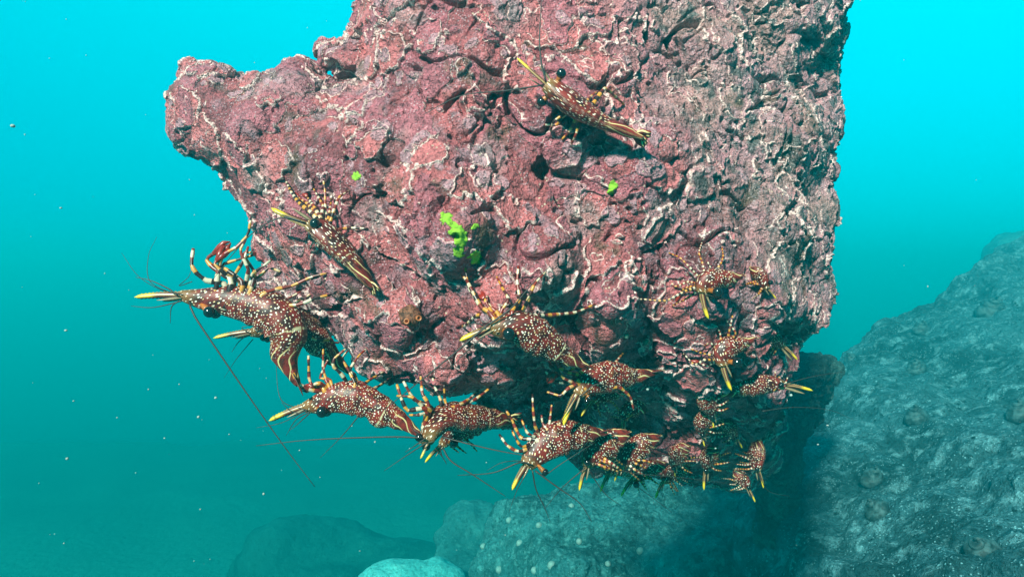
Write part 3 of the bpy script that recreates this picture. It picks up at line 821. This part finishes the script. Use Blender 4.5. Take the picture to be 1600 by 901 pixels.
    for e in es:
        sb = MBuf(); tube(sb, [S[ei] * .6 + e * .4, S[ei] * .3 + e * .7, e + (S[ei] - e) * 0.05], [er * .45, er * .55, er * .85], 8)
        eb = MBuf(); ball(eb, e, er)
        eo = eb.build("eye", M_EYE, root); st = sb.build("eye_stalk", M_STALK); st.parent = eo
        st.matrix_parent_inverse = Matrix.Translation(root.location).inverted() if False else (eo.matrix_parent_inverse.copy())
        st.matrix_parent_inverse = Matrix.Identity(4)
    # antennal scales: leaf plates beside the rostrum
    if scale_len > 0:
        for s_ in (-1, 1):
            d = unit(ax + lat[0] * 0.16 * s_ - dz * 0.10); L_ = rl * scale_len; Vv = []; ff = []
            sdv = unit(np.cross(d, dz)); st0 = S[1] + lat[0] * s_ * R[1] * 0.4 - dz * R[1] * 0.25
            pl_ = unit(dz * 0.8 + sdv * 0.6 * s_); thn = unit(np.cross(d, pl_))
            for i in range(9):
                x = i / 8; w = L_ * 0.085 * math.sin(math.pi * (0.18 + 0.8 * x)) ** .8
                c0 = st0 + d * L_ * x; th = 0.00035
                Vv += [c0 + pl_ * w, c0 + thn * th, c0 - pl_ * w, c0 - thn * th]
            for i in range(8):
                for k in range(4): ff.append((i * 4 + k, i * 4 + (k + 1) % 4, i * 4 + 4 + (k + 1) % 4, i * 4 + 4 + k))
            ff.append((3, 2, 1, 0)); ff.append((32, 33, 34, 35))
            b_ = MBuf(); b_.add(Vv, ff, 0); b_.build("antennal_scale", M_SCALE, root)
    for spec in ants:
        pl = spec[0]; nm = spec[1] if len(spec) > 1 else "antenna"; dd = spec[2] if len(spec) > 2 else 0.0; r0 = spec[3] if len(spec) > 3 else 0.00055
        p3 = []
        for j, (a, b) in enumerate(pl):
            Y = d0 - 0.004 + dd * j / (len(pl) - 1); l2, _ = hit(a, b)
            if l2 is not None and dd <= 0: Y = min(Y, l2.y - 0.003)
            p3.append(tuple(P(a, b, Y)))
        n = 24; C_ = catmull(p3, n)
        b_ = MBuf(); tube(b_, C_, [r0 * (1 - 0.72 * i / (n - 1)) for i in range(n)], 5); b_.build(nm, M_ANT, root)
    return root

L = lambda *pts: list(pts)
shrimp("largest shrimp, in open water off the rock's left edge, long yellow-tipped rostrum pointing left", (210,464),
    [(282,461,16),(318,467,34),(355,470,48),(395,478,58),(428,492,66),(448,518,62),(446,548,46),(452,574,26),(467,602,8)], -1, depth=.515, eye=(327,487), eye_r=9,
    legs=[(L((352,444),(322,438),(305,425),(299,412),(302,388)),False,1.35),(L((362,438),(335,420),(322,405),(340,392)),True,1.4),(L((366,438),(348,425),(335,412),(343,402)),True,1.2),
          (L((345,402),(372,385),(388,366),(392,340)),False,1.1),(L((385,440),(388,420),(375,392),(384,374)),False,1.1),(L((395,442),(398,425),(378,395),(400,395)),),
          (L((375,440),(365,432),(380,408),(388,385)),),(L((380,442),(360,425),(345,414),(400,397)),),(L((398,444),(392,430),(412,415),(425,405)),),
          (L((410,460),(430,452),(455,447),(488,432),(510,427)),False,1.0),(L((425,468),(445,478),(470,475),(495,465),(518,460)),False,1.1),(L((392,440),(405,432),(420,418),(440,425)),)],
    ants=[(L((296,470),(303,492),(345,555),(400,635),(450,705),(492,760)),"antenna",-0.02,.0008),(L((278,462),(262,450),(235,438),(212,433)),"antennule",0,.0007),
          (L((280,470),(268,480),(266,505)),"antennule"),(L((285,460),(250,452),(215,430),(190,395)),"antenna",.03,.0004),(L((280,462),(235,440),(232,400),(245,370)),"antenna",.03,.0004),(L((285,470),(240,480),(205,478)),"antennule"),(L((300,440),(280,446),(296,430),(302,400)),"antennule",.02,.0004)])
shrimp("shaded shrimp half hidden behind the largest one, its own rostrum showing just below", (333,528),
    [(390,520,12),(425,512,36),(455,500,48),(482,520,50),(503,540,40),(522,560,24),(548,582,7)], -1, depth=.575, roll=-.2, eye=(412,527), eye_r=6,
    legs=[(L((450,500),(470,505),(505,508)),),(L((460,500),(485,492),(508,510)),),(L((470,510),(490,530),(520,532)),),(L((440,490),(445,470),(470,455)),),(L((455,500),(450,480),(485,460)),),(L((490,520),(505,535),(530,535)),)],
    ants=[(L((385,524),(372,535),(362,550)),"antennule"),(L((390,520),(378,512),(390,508)),"antennule"),(L((395,530),(370,560),(350,590)),"antenna",.02,.0004)])
shrimp("shrimp below the largest one, in open water, with only its rostrum tip yellow", (420,657),
    [(474,636,15),(500,630,34),(525,622,46),(552,621,54),(578,630,46),(600,645,46),(622,655,30),(656,678,8)], -1, depth=.52, eye=(503,643), eye_r=9,
    legs=[(L((502,612),(482,608),(466,600),(455,575),(444,552)),False,1.4),(L((505,605),(488,603),(483,590),(482,555)),False,1.2),(L((510,605),(497,598),(486,603)),True,1.6),
          (L((515,605),(510,595),(505,575),(505,545)),),(L((545,602),(532,582),(520,572),(522,560),(540,545)),False,1.2),(L((560,605),(556,590),(546,578),(560,556),(572,545)),False,1.1),
          (L((565,605),(575,595),(600,580)),),(L((555,600),(548,585),(535,560),(543,548)),),(L((575,612),(590,604),(608,592)),),(L((520,606),(515,592),(500,590),(512,562)),)],
    ants=[(L((480,640),(468,645),(452,640),(440,628)),"antennule"),(L((484,645),(462,665),(452,672)),"antennule"),(L((478,640),(440,625),(432,580),(433,545)),"antenna",.03,.0004),
          (L((560,650),(535,680),(500,715)),"antenna",0,.0005),(L((485,642),(463,655),(447,680)),"antennule"),(L((480,640),(440,660),(400,668)),"antennule",.0,.0004)])
shrimp("camera-facing shrimp below the rock, two black eyes beside a pale pointed rostrum", (657,716),
    [(668,690,24),(674,674,42),(686,658,54),(704,650,60),(732,650,58),(758,652,46),(782,654,34),(802,655,10)], 1, depth=.49, dt=.55, roll=1.0, eye=(655,683), eye_r=7,
    legs=[(L((672,640),(658,638),(636,641),(628,625),(620,600)),False,1.2),(L((675,636),(655,628),(645,622),(630,595)),False,1.2),(L((670,632),(660,615),(657,585)),),(L((690,630),(680,605),(676,590)),),
          (L((665,640),(645,620),(620,618)),),(L((720,636),(745,622),(768,604)),False,1.1),(L((715,634),(735,622),(748,608)),),(L((700,640),(695,625),(694,600)),),(L((668,645),(652,648),(640,648)),)],
    ants=[(L((662,684),(620,682),(540,684),(470,688),(400,696)),"antenna",0,.0007),(L((690,682),(740,695),(790,706),(850,716)),"antenna",-.01,.0007),(L((692,700),(705,720),(740,742),(790,775)),"antenna",-.01,.0007),
          (L((668,690),(640,708),(600,735)),"antenna",0,.0005),(L((680,700),(690,712),(697,722)),"antennule"),(L((688,695),(690,710),(698,725)),"antennule"),(L((665,684),(645,698),(633,706)),"antennule"),(L((660,684),(645,670),(640,660)),"antennule")])
shrimp("dark second shrimp tucked behind the camera-facing one, thin dark rostrum beside the pale rostrum", (664,722),
    [(690,695,14),(704,682,26),(722,672,34),(742,664,34),(760,660,22),(775,658,8)], -1, depth=.555, roll=.3, eye=(709,692), eye_r=7, auto_legs=4)
shrimp("dotted shrimp below the overhang at bottom centre, serrated yellow-edged rostrum pointing steeply down-left", (800,765),
    [(822,728,22),(834,712,38),(850,696,50),(872,684,54),(896,680,46),(916,678,32),(930,676,18),(948,674,6)], -1, depth=.50, dt=.52, eye=(852,737), eye_r=5,
    legs=[(L((840,690),(822,702),(808,705),(792,695),(780,678)),False,1.2),(L((838,686),(815,685),(805,668),(800,655),(790,640)),False,1.2),(L((845,684),(836,665),(833,640),(832,615)),),
          (L((852,680),(858,665),(860,650),(862,632)),),(L((842,686),(824,676),(815,655)),),(L((860,676),(848,662),(846,648)),),(L((838,692),(815,698),(806,685),(800,672)),),(L((865,672),(880,655),(885,640)),)],
    ants=[(L((832,726),(812,722),(770,738),(715,742)),"antenna",0,.0007),(L((836,735),(870,760),(905,785),(925,815)),"antenna",-.01,.0007),(L((832,735),(838,765),(850,790),(860,815)),"antenna",0,.0006),
          (L((830,730),(815,720),(785,722),(760,735)),"antenna",.0,.0004),(L((825,735),(808,765),(795,800)),"antenna",.0,.0004),(L((855,740),(880,722),(930,690)),"antenna",.0,.0004)])
shrimp("bright shrimp under the overhang above the serrated one, long orange-yellow rostrum pointing down", (880,664),
    [(903,616,18),(910,604,34),(925,594,46),(948,589,50),(970,588,42),(990,588,26),(1028,580,6)], -1, depth=.49, dt=.52, roll=.1, eye=(921,622), eye_r=4,
    legs=[(L((905,600),(888,606),(876,618),(855,612)),False,1.2),(L((900,592),(882,598),(868,596),(852,580)),False,1.1),(L((905,586),(888,582),(875,575),(866,585)),True,1.3),(L((912,584),(898,575),(888,580)),),
          (L((955,576),(965,562),(975,550)),),(L((925,580),(915,570),(905,572)),),(L((900,600),(880,590),(870,578)),True,1.2),(L((970,606),(985,620),(990,640)),)],
    ants=[(L((898,620),(880,650),(872,662)),"antennule"),(L((905,620),(940,600),(1000,640),(1010,660)),"antenna",.0,.0005)])
shrimp("shrimp behind the bright one, showing only its curved yellow rostrum and lower flank", (908,650),
    [(926,626,14),(936,618,24),(950,612,30),(966,608,26),(980,602,10)], -1, depth=.535, auto_legs=3)
shrimp("small shrimp beneath the overhang with rostrum pointing straight down between two larger ones", (970,686),
    [(975,656,12),(978,646,22),(986,639,28),(998,637,24),(1010,642,8)], -1, depth=.56, auto_legs=7, legdir=(-1,-.1), roll=.2)
shrimp("gold-dotted shrimp right of the serrated one, reddish rostrum hanging before the teal boulder", (905,766),
    [(917,728,17),(922,716,30),(932,704,38),(948,693,42),(964,684,34),(982,676,10)], -1, depth=.535, auto_legs=7, roll=.2,
    ants=[(L((915,730),(880,760),(850,795)),"antenna",0,.0005),(L((920,735),(945,770),(970,790)),"antenna",0,.0005)])
shrimp("gold-dotted shrimp with short yellow rostrum, second right of the serrated one along the lower edge", (960,752),
    [(970,730,15),(976,718,28),(988,706,36),(1004,694,36),(1018,687,24),(1030,682,8)], -1, depth=.56, auto_legs=7, roll=.2,
    ants=[(L((968,734),(1000,740),(1060,745),(1140,755)),"antenna",0,.0004)])
shrimp("dark shrimp hanging rostrum-down just right of the reddish rostrum at the lower edge", (938,768),
    [(951,740,13),(956,730,22),(966,722,28),(980,716,22),(992,712,8)], -1, depth=.60, auto_legs=5)
shrimp("dark shrimp with one black eye silhouetted against the teal boulder at the lower edge", (970,775),
    [(988,748,15),(998,740,24),(1012,732,28),(1028,728,20),(1040,724,8)], -1, depth=.62, auto_legs=5, eye=(994,757), eye_r=5,
    ants=[(L((984,752),(1010,770),(1050,800)),"antenna",0,.0004)])
shrimp("dark shrimp silhouette at the lower edge, rostrum down, right of the black-eyed silhouette", (1024,778),
    [(1036,752,13),(1044,743,22),(1056,736,26),(1068,732,20),(1078,730,8)], -1, depth=.70, auto_legs=5)
shrimp("dim yellow-dotted shrimp in deep shade, leftmost of the faint ones at lower right", (1055,744),
    [(1055,728,14),(1056,720,24),(1060,710,30),(1068,702,24),(1078,698,8)], -1, depth=None, gap=.03, auto_legs=4)
shrimp("shrimp on the rock's right face with red banded legs fanned out to the left", (1107,498),
    [(1097,458,16),(1099,448,30),(1108,440,38),(1124,436,32),(1142,435,24),(1160,431,6)], -1, roll=.35, eye=(1121,456), eye_r=8,
    legs=[(L((1092,448),(1070,455),(1040,470),(1000,467)),False,1.2),(L((1092,444),(1075,440),(1055,448),(1040,430)),False,1.1),(L((1096,438),(1080,420),(1062,402),(1045,395)),),
          (L((1102,432),(1098,412),(1092,395),(1097,378)),),(L((1108,430),(1125,415),(1130,400),(1128,385)),),(L((1094,446),(1070,450),(1060,462)),True,1.3),(L((1096,450),(1075,465),(1050,478)),),(L((1100,434),(1110,418),(1105,408)),)],
    ants=[(L((1102,460),(1150,470),(1200,475)),"antenna",0,.0004)])
shrimp("shrimp lower on the right face, bright yellow rostrum pointing down beside a round dark eye", (1143,610),
    [(1131,572,16),(1129,560,30),(1132,548,38),(1146,540,34),(1162,536,22),(1180,529,6)], -1, roll=.35, eye=(1152,566), eye_r=8,
    legs=[(L((1120,562),(1100,562),(1085,570),(1068,552)),False,1.1),(L((1120,556),(1098,552),(1080,545)),),(L((1122,548),(1110,535),(1100,540)),),(L((1128,540),(1125,520),(1118,505)),),
          (L((1136,536),(1140,515),(1145,492)),False,1.2),(L((1120,562),(1105,572),(1090,565)),True,1.2),(L((1140,536),(1150,520),(1135,500)),)])
shrimp("small pale shrimp near the rock's right edge, rostrum angled down-right below a dark hollow", (1213,467),
    [(1198,451,11),(1194,441,20),(1188,431,25),(1180,424,20),(1172,418,6)], 1, roll=.6, eye=(1204,441), eye_r=4, auto_legs=5)
shrimp("shrimp near the right edge with a pale fan-like head and rostrum angled down-right", (1246,562),
    [(1222,540,14),(1213,533,24),(1203,526,28),(1190,520,22),(1176,515,7)], 1, roll=.5, eye=(1225,530), eye_r=5, auto_legs=6, scale_len=.8)
shrimp("shrimp facing right at the rock's lower right edge, long pale rostrum reaching into open water", (1270,610),
    [(1226,602,13),(1212,600,24),(1194,600,32),(1172,603,34),(1152,608,24),(1125,618,6)], 1, depth=.60, roll=.3, auto_legs=7, legdir=(.1,-1), scale_len=.75,
    ants=[(L((1225,600),(1270,588),(1320,580)),"antenna",0,.0004),(L((1190,642),(1240,636),(1295,640),(1335,656)),"antenna",0,.0004)])
shrimp("shaded shrimp under the right face with a stub of yellow rostrum", (1116,668),
    [(1113,648,15),(1110,638,25),(1104,626,31),(1100,616,24),(1098,606,8)], -1, roll=.3, gap=.02, auto_legs=6)
shrimp("shaded shrimp with pale thin rostrum pointing straight down, under the stub-nosed one", (1101,697),
    [(1098,676,13),(1097,668,23),(1099,658,29),(1104,648,22),(1110,640,8)], -1, roll=.3, gap=.025, auto_legs=5)
shrimp("little yellow-headed shrimp in the shade with rostrum angled down-right", (1160,700),
    [(1148,682,11),(1144,675,20),(1138,666,24),(1132,660,16),(1128,654,6)], 1, roll=.4, gap=.02, auto_legs=5)
shrimp("olive shrimp hanging vertically at the rock's dim lower right corner with long thin rostrum", (1193,762),
    [(1184,734,12),(1182,724,22),(1182,710,28),(1184,698,24),(1188,688,8)], 1, depth=.69, roll=.4, auto_legs=6, ants=[(L((1186,738),(1200,766),(1235,775)),"antenna",0,.0004)])
shrimp("dim shrimp with a forked pale rostrum in the black area beneath a white speck", (1100,765),
    [(1104,732,12),(1105,724,22),(1108,714,28),(1114,706,22),(1120,700,8)], -1, roll=.3, gap=.03, auto_legs=5)
shrimp("faintest shrimp at the very bottom of the rock's shaded underside", (1180,784),
    [(1168,762,10),(1164,754,18),(1158,746,22),(1152,740,16),(1148,734,6)], 1, depth=.71, auto_legs=4)
shrimp("slender shrimp on the rock's left face, striped tail pointing down-right", (424,325),
    [(482,350,24),(497,356,40),(514,370,48),(532,388,43),(548,405,34),(562,422,26),(576,440,20),(585,450,8)], 1, roll=.75, eye=(492,349), eye_r=8, streak=1.9,
    legs=[(L((490,335),(468,318),(455,300),(447,283)),False,1.3),(L((495,335),(480,318),(465,308)),True,1.4),(L((500,340),(490,322),(478,305)),True,1.3),(L((510,345),(508,325),(508,300),(505,280)),False,1.1),
          (L((515,350),(522,328),(530,308),(545,298)),False,1.1),(L((525,360),(545,356),(575,357)),False,1.1),(L((500,342),(505,322),(490,295)),),(L((500,385),(490,378),(484,388)),),(L((512,348),(515,330),(518,310)),)],
    ants=[(L((478,348),(440,340),(400,360),(370,390),(330,440)),"antenna",0,.0006),(L((470,345),(440,335),(425,330)),"antennule")])
shrimp("topmost shrimp, belly-down high on the rock, with two black eyes and cream-lined tail", (808,91),
    [(853,131,34),(868,142,50),(886,156,58),(906,170,54),(926,182,44),(946,192,34),(966,200,28),(986,208,24),(1004,215,16)], 1, roll=1.4, eye=(877,115), eye_r=8, streak=1.9,
    legs=[(L((885,175),(865,190),(860,205)),),(L((900,185),(890,205),(878,218)),),(L((925,165),(945,138),(960,150),(975,163)),False,1.1),(L((915,160),(930,145),(938,150)),),(L((905,190),(900,210),(893,225)),),(L((885,175),(870,195),(850,195)),)],
    ants=[(L((853,128),(846,100),(843,60),(846,0)),"antenna",0,.0008),(L((850,133),(790,142),(720,150),(660,180)),"antenna",0,.0007)])
shrimp("central shrimp on the rock face with big black eye, saw-edged bright yellow rostrum pointing left", (718,532),
    [(766,512,18),(788,512,40),(812,512,54),(836,524,58),(858,538,48),(878,552,32),(896,562,22),(920,574,7)], -1, eye=(795,521), eye_r=10,
    legs=[(L((772,492),(752,480),(738,455),(728,436),(720,430)),False,1.3),(L((770,494),(748,475),(732,448),(727,418)),False,1.1),(L((782,488),(795,468),(785,450),(776,432)),),(L((800,486),(812,468),(808,440),(810,415)),False,1.2),
          (L((815,488),(825,470),(832,450),(838,440),(852,425)),False,1.2),(L((830,495),(862,492),(900,488),(930,475)),False,1.2),(L((780,492),(765,478),(755,465)),True,1.3),(L((778,494),(745,492),(725,510),(722,508)),),(L((775,498),(758,470),(762,462)),)],
    ants=[(L((762,508),(800,480),(830,445),(860,415)),"antenna",0,.0007),(L((765,505),(700,560),(650,600),(600,640)),"antenna",0,.0008),(L((755,508),(740,505),(720,515)),"antennule"),(L((758,525),(728,550),(700,580)),"antennule")])

# ------------------------------------------------------------------ small animals on the rock
def blob_ring(buf, c, axis, prof, sides=16, mi=0, wob=0.0):
    axis = unit(np.array(axis, float)); up = unit(np.cross(axis, [0.2, 0.9, 0.4])); sd = np.cross(axis, up)
    V = []; Fc = []; n = len(prof)
    for (x, r) in prof:
        for k in range(sides):
            a = 2 * math.pi * k / sides; rr = r * (1 + wob * math.sin(a * 5 + x * 400))
            V.append(np.array(c) + axis * x + rr * (math.cos(a) * up + math.sin(a) * sd))
    for i in range(n - 1):
        for k in range(sides): Fc.append((i * sides + k, i * sides + (k + 1) % sides, (i + 1) * sides + (k + 1) % sides, (i + 1) * sides + k))
    Fc.append(tuple(range(sides))[::-1]); Fc.append(tuple((n - 1) * sides + k for k in range(sides)))
    buf.add(V, Fc, mi)
t = NT('squirt_brown'); n_ = t.noise(350, 4, .7); M_SQ = t.done(t.mix(t.rng(n_, .4, .62), (0.05, 0.02, 0.012), (0.24, 0.09, 0.05)), 0.5, t.bump(n_, .002, 1.0), 0.3); M_SO = simple("siphon_orange", (0.40, 0.12, 0.04), 0.4)
M_AN = simple("anemone_teal", (0.035, 0.16, 0.12), 0.35); M_ANT2 = simple("anemone_tip", (0.16, 0.36, 0.30), 0.4)
loc, nr = hit(640, 493)
sq = empty("sea_squirt", loc); tag(sq, "brown sea squirt with two orange siphons on the lower left of the crusted rock", "sea squirt")
b_ = MBuf(); nrm = unit(np.array(nr) * .5 + np.array([0, -1, 0])); blob_ring(b_, np.array(loc) - nrm * .002, nrm, [(-.001, .0065), (.001, .0080), (.003, .0076), (.005, .0058), (.006, .0034), (.0064, .001)], 22, 0, .10); b_.build("mantle", M_SQ, sq)
for (a, b) in ((636, 502), (654, 497)):
    b_ = MBuf(); p0 = np.array(P(a, b, loc.y - .005)); blob_ring(b_, p0, nrm + np.array([.2 if a > 640 else -.2, 0, 0]), [(-.003, .0024), (0, .0019), (.002, .0021), (.0022, .0015), (.0005, .0009), (-.001, .0004)], 14); b_.build("siphon", M_SO, sq)
for (a, b, r, lab) in ((764,640,13,"large dull green closed anemone hanging in the shade behind the camera-facing shrimp"),(978,524,5,"small teal closed anemone beside the dark crack right of the central shrimp"),(1009,534,5,"small teal closed anemone in the shaded hollow, right of its twin"),(1118,708,4,"tiny pale anemone glowing in the black shade beneath the right face")):
    loc, nr = hit(a, b)
    if loc is None: loc = P(a, b, .60); nr = Vector((0, -.6, -.8))
    rr = r / F * loc.y; nn_ = unit(np.array(nr) * .4 + np.array([0, -1, -.4]))
    an = empty("sea_anemone", loc); tag(an, lab, "anemone", "closed anemones on the rock")
    b_ = MBuf(); blob_ring(b_, np.array(loc), nn_, [(-rr * .4, rr * .8), (0, rr), (rr * .5, rr * .95), (rr * .85, rr * .6), (rr * .95, rr * .3)], 18, 0, .04); b_.build("column", M_AN if r > 4 else M_ANT2, an)
    b_ = MBuf()
    up = unit(np.cross(nn_, [1, .2, .1])); sd = np.cross(nn_, up)
    for k in range(14):
        a_ = k / 14 * 6.283; o_ = (math.cos(a_) * up + math.sin(a_) * sd)
        tube(b_, [np.array(loc) + nn_ * rr * .85 + o_ * rr * .3, np.array(loc) + nn_ * rr * 1.1 + o_ * rr * .38, np.array(loc) + nn_ * rr * 1.2 + o_ * rr * .2], [rr * .07, rr * .06, rr * .03], 5)
    b_.build("tentacles", M_ANT2, an)

# snails on the sloping boulder
t = NT("snail_shell"); n_ = t.noise(60, 4); M_SN = t.done(t.mix(t.rng(n_, .4, .6), (0.012, 0.026, 0.03), (0.05, 0.09, 0.10)), 0.6, t.bump(n_, 0.004, .8), 0.3)
M_SN2 = simple("snail_opening", (0.02, 0.02, 0.02), 0.6)
def snail(a, b, r, label, tilt):
    d = P(a, b, 1).normalized(); loc, nr, i, ds = slope_bvh.ray_cast(Vector((0, 0, 0)), d, 9)
    if loc is None: return
    rr = r * 1.2 / F * loc.y; ax_ = unit(np.array(nr) + np.array([tilt, -.2, .4])); up = unit(np.cross(ax_, [0.1, 1, .3])); sd = np.cross(ax_, up)
    root = empty("sea_snail", loc); tag(root, label, "sea snail", "snails on the sloping boulder")
    V = []; Fc = []; turns = 3.4; ns = 76; sides = 10; c0 = np.array(loc) + ax_ * rr * .15
    for i in range(ns):
        f = i / (ns - 1); an_ = f * turns * 2 * math.pi; g = (1 - f) ** 1.1 + 0.03
        cen = c0 + ax_ * rr * (1.35 * f) + (math.cos(an_) * up + math.sin(an_) * sd) * rr * .50 * g; ra = rr * .52 * g
        radd = math.cos(an_) * up + math.sin(an_) * sd
        for k in range(sides):
            q_ = 2 * math.pi * k / sides; V.append(cen + (math.cos(q_) * radd + math.sin(q_) * ax_ * 1.0) * ra)
    for i in range(ns - 1):
        for k in range(sides): Fc.append((i * sides + k, i * sides + (k + 1) % sides, (i + 1) * sides + (k + 1) % sides, (i + 1) * sides + k))
    Fc.append(tuple(range(sides))[::-1]); b_ = MBuf(); b_.add(V, Fc); b_.build("shell", M_SN, root)
    b_ = MBuf(); blob_ring(b_, c0 + up * rr * .5, sd * -1, [(-rr*.02, rr * .3), (rr * .06, rr * .4), (rr * .09, rr * .2)], 12); b_.build("foot", M_SN2, root)
for a, b, r, lab, ti in ((1432,655,16,"pale-topped snail mid-slope on the boulder, above the pair of snails",-.3),(1362,752,17,"upper of the two neighbouring snails low on the sloping boulder",.2),
        (1374,800,18,"lower of the two neighbouring snails low on the sloping boulder",-.1),(1536,868,26,"nearest and biggest snail, dark, by the bottom right corner",.5),(1432,578,14,"snail on the shaded upper flank, above the pale-topped one",-.3),
        (1546,490,20,"pale-capped snail high on the ridge at the right",.1),(1594,650,18,"dark snail cut by the right edge of the picture",0),(1330,562,9,"small pale snail where the ridge meets the dark boulder",.2),
        (1438,518,12,"dark snail just under the crest of the ridge",.2)):
    snail(a, b, r, lab, ti)
# limpets on the knobbly boulder
M_LP = simple("limpet_shell", (0.30, 0.36, 0.34), 0.6)
lp_spots = ((795,812,5,"top left shoulder"),(757,822,5,"far left edge"),(812,848,6,"left flank, above two others"),(755,853,5,"left rim of the boulder, halfway down"),(862,882,7,"largest, near the bottom edge"),(835,890,6,"just left of the largest"),(780,889,6,"bottom left corner of the boulder"),
    (905,845,5,"middle of the boulder"),(842,820,5,"upper left face"),(1000,860,6,"right of the middle"),(950,880,5,"between the largest and the right one"),(893,790,5,"near the crest under the serrated shrimp"))
for (a, b, r, w) in lp_spots:
    d = P(a, b, 1).normalized(); loc, nr, i, ds = mid_bvh.ray_cast(Vector((0, 0, 0)), d, 9)
    if loc is None: continue
    rr = r / F * loc.y; b_ = MBuf(); blob_ring(b_, np.array(loc), np.array(nr) + np.array([0, -.3, .3]), [(-rr * .5, rr * 1.0), (0, rr), (rr * .45, rr * .8), (rr * .8, rr * .45), (rr * .95, rr * .12)], 16, 0, .05)
    o = b_.build("limpet", M_LP); tag(o, "pale limpet on the knobbly boulder: " + w, "limpet", "pale limpets on the knobbly boulder")

# drifting specks
M_SPK = simple("marine_snow", (0.30, 0.36, 0.34), 0.7)
b_ = MBuf()
def speck(a, b, Y, r, st=1.0):
    c = np.array(P(a, b, Y)); r = r / F * Y; V = []
    ax_ = unit(np.array([random.uniform(-1, 1), random.uniform(-.3, .3), random.uniform(-1, 1)]))
    ball(b_, c, r, 0, st, 8, 5)
for (a, b, r) in ((20,197,4.5),(337,621,3),(310,651,2.6),(103,516,3),(105,716,3),(412,771,2.5),(183,652,1.6),(232,608,1.6),(257,684,1.8),(115,626,2),(100,848,1.6),(313,795,1.8),(586,690,2),(468,703,1.5),(588,662,1.5),(358,678,1.5),(280,600,1.4),(760,722,1.4),(1012,608,3),(1236,617,3),(1293,664,2.6),(1118,700,2),(1278,694,2),(550,665,1.3),(95,325,2.5),(640,700,1.2),(500,745,1.2)):
    speck(a, b, random.uniform(.40, .47), r * .8, random.uniform(.5, 1.0))
for _ in range(60): speck(random.uniform(0, 1600), random.uniform(0, 900), random.uniform(1.0, 2.2), random.uniform(.5, 1.1), random.uniform(.5, 1.5))
for _ in range(18): speck(random.uniform(0, 1600), random.uniform(0, 900), random.uniform(.30, .43), random.uniform(.3, .75), random.uniform(.5, 1.5))
tag(b_.build("marine_snow", M_SPK), "pale drifting specks scattered through the water", "marine snow", kind="stuff")

# ------------------------------------------------------------------ water haze
hz = [(-13, -2, -4.6), (14, -2, -4.6), (14, 16, -4.6), (-13, 16, -4.6), (-13, -2, 0.74), (14, -2, 0.74), (14, 16, 0.74), (-13, 16, 0.74)]
me = bpy.data.meshes.new("haze"); me.from_pydata(hz, [], [(0, 3, 2, 1), (4, 5, 6, 7), (0, 1, 5, 4), (1, 2, 6, 5), (2, 3, 7, 6), (3, 0, 4, 7)])
m = bpy.data.materials.new("water_haze"); m.use_nodes = True; m.node_tree.nodes.clear()
vo = m.node_tree.nodes.new('ShaderNodeVolumePrincipled'); oo = m.node_tree.nodes.new('ShaderNodeOutputMaterial')
vo.inputs['Color'].default_value = (0.0, 0.36, 0.40, 1); vo.inputs['Absorption Color'].default_value = (0.09, 1, 1, 1)
vo.inputs['Density'].default_value = 0.46; vo.inputs['Anisotropy'].default_value = 0.5
m.node_tree.links.new(vo.outputs[0], oo.inputs['Volume'])
o = link("haze", me, m, smooth=False); tag(o, "blue-green water filling the view", "water", kind="stuff")
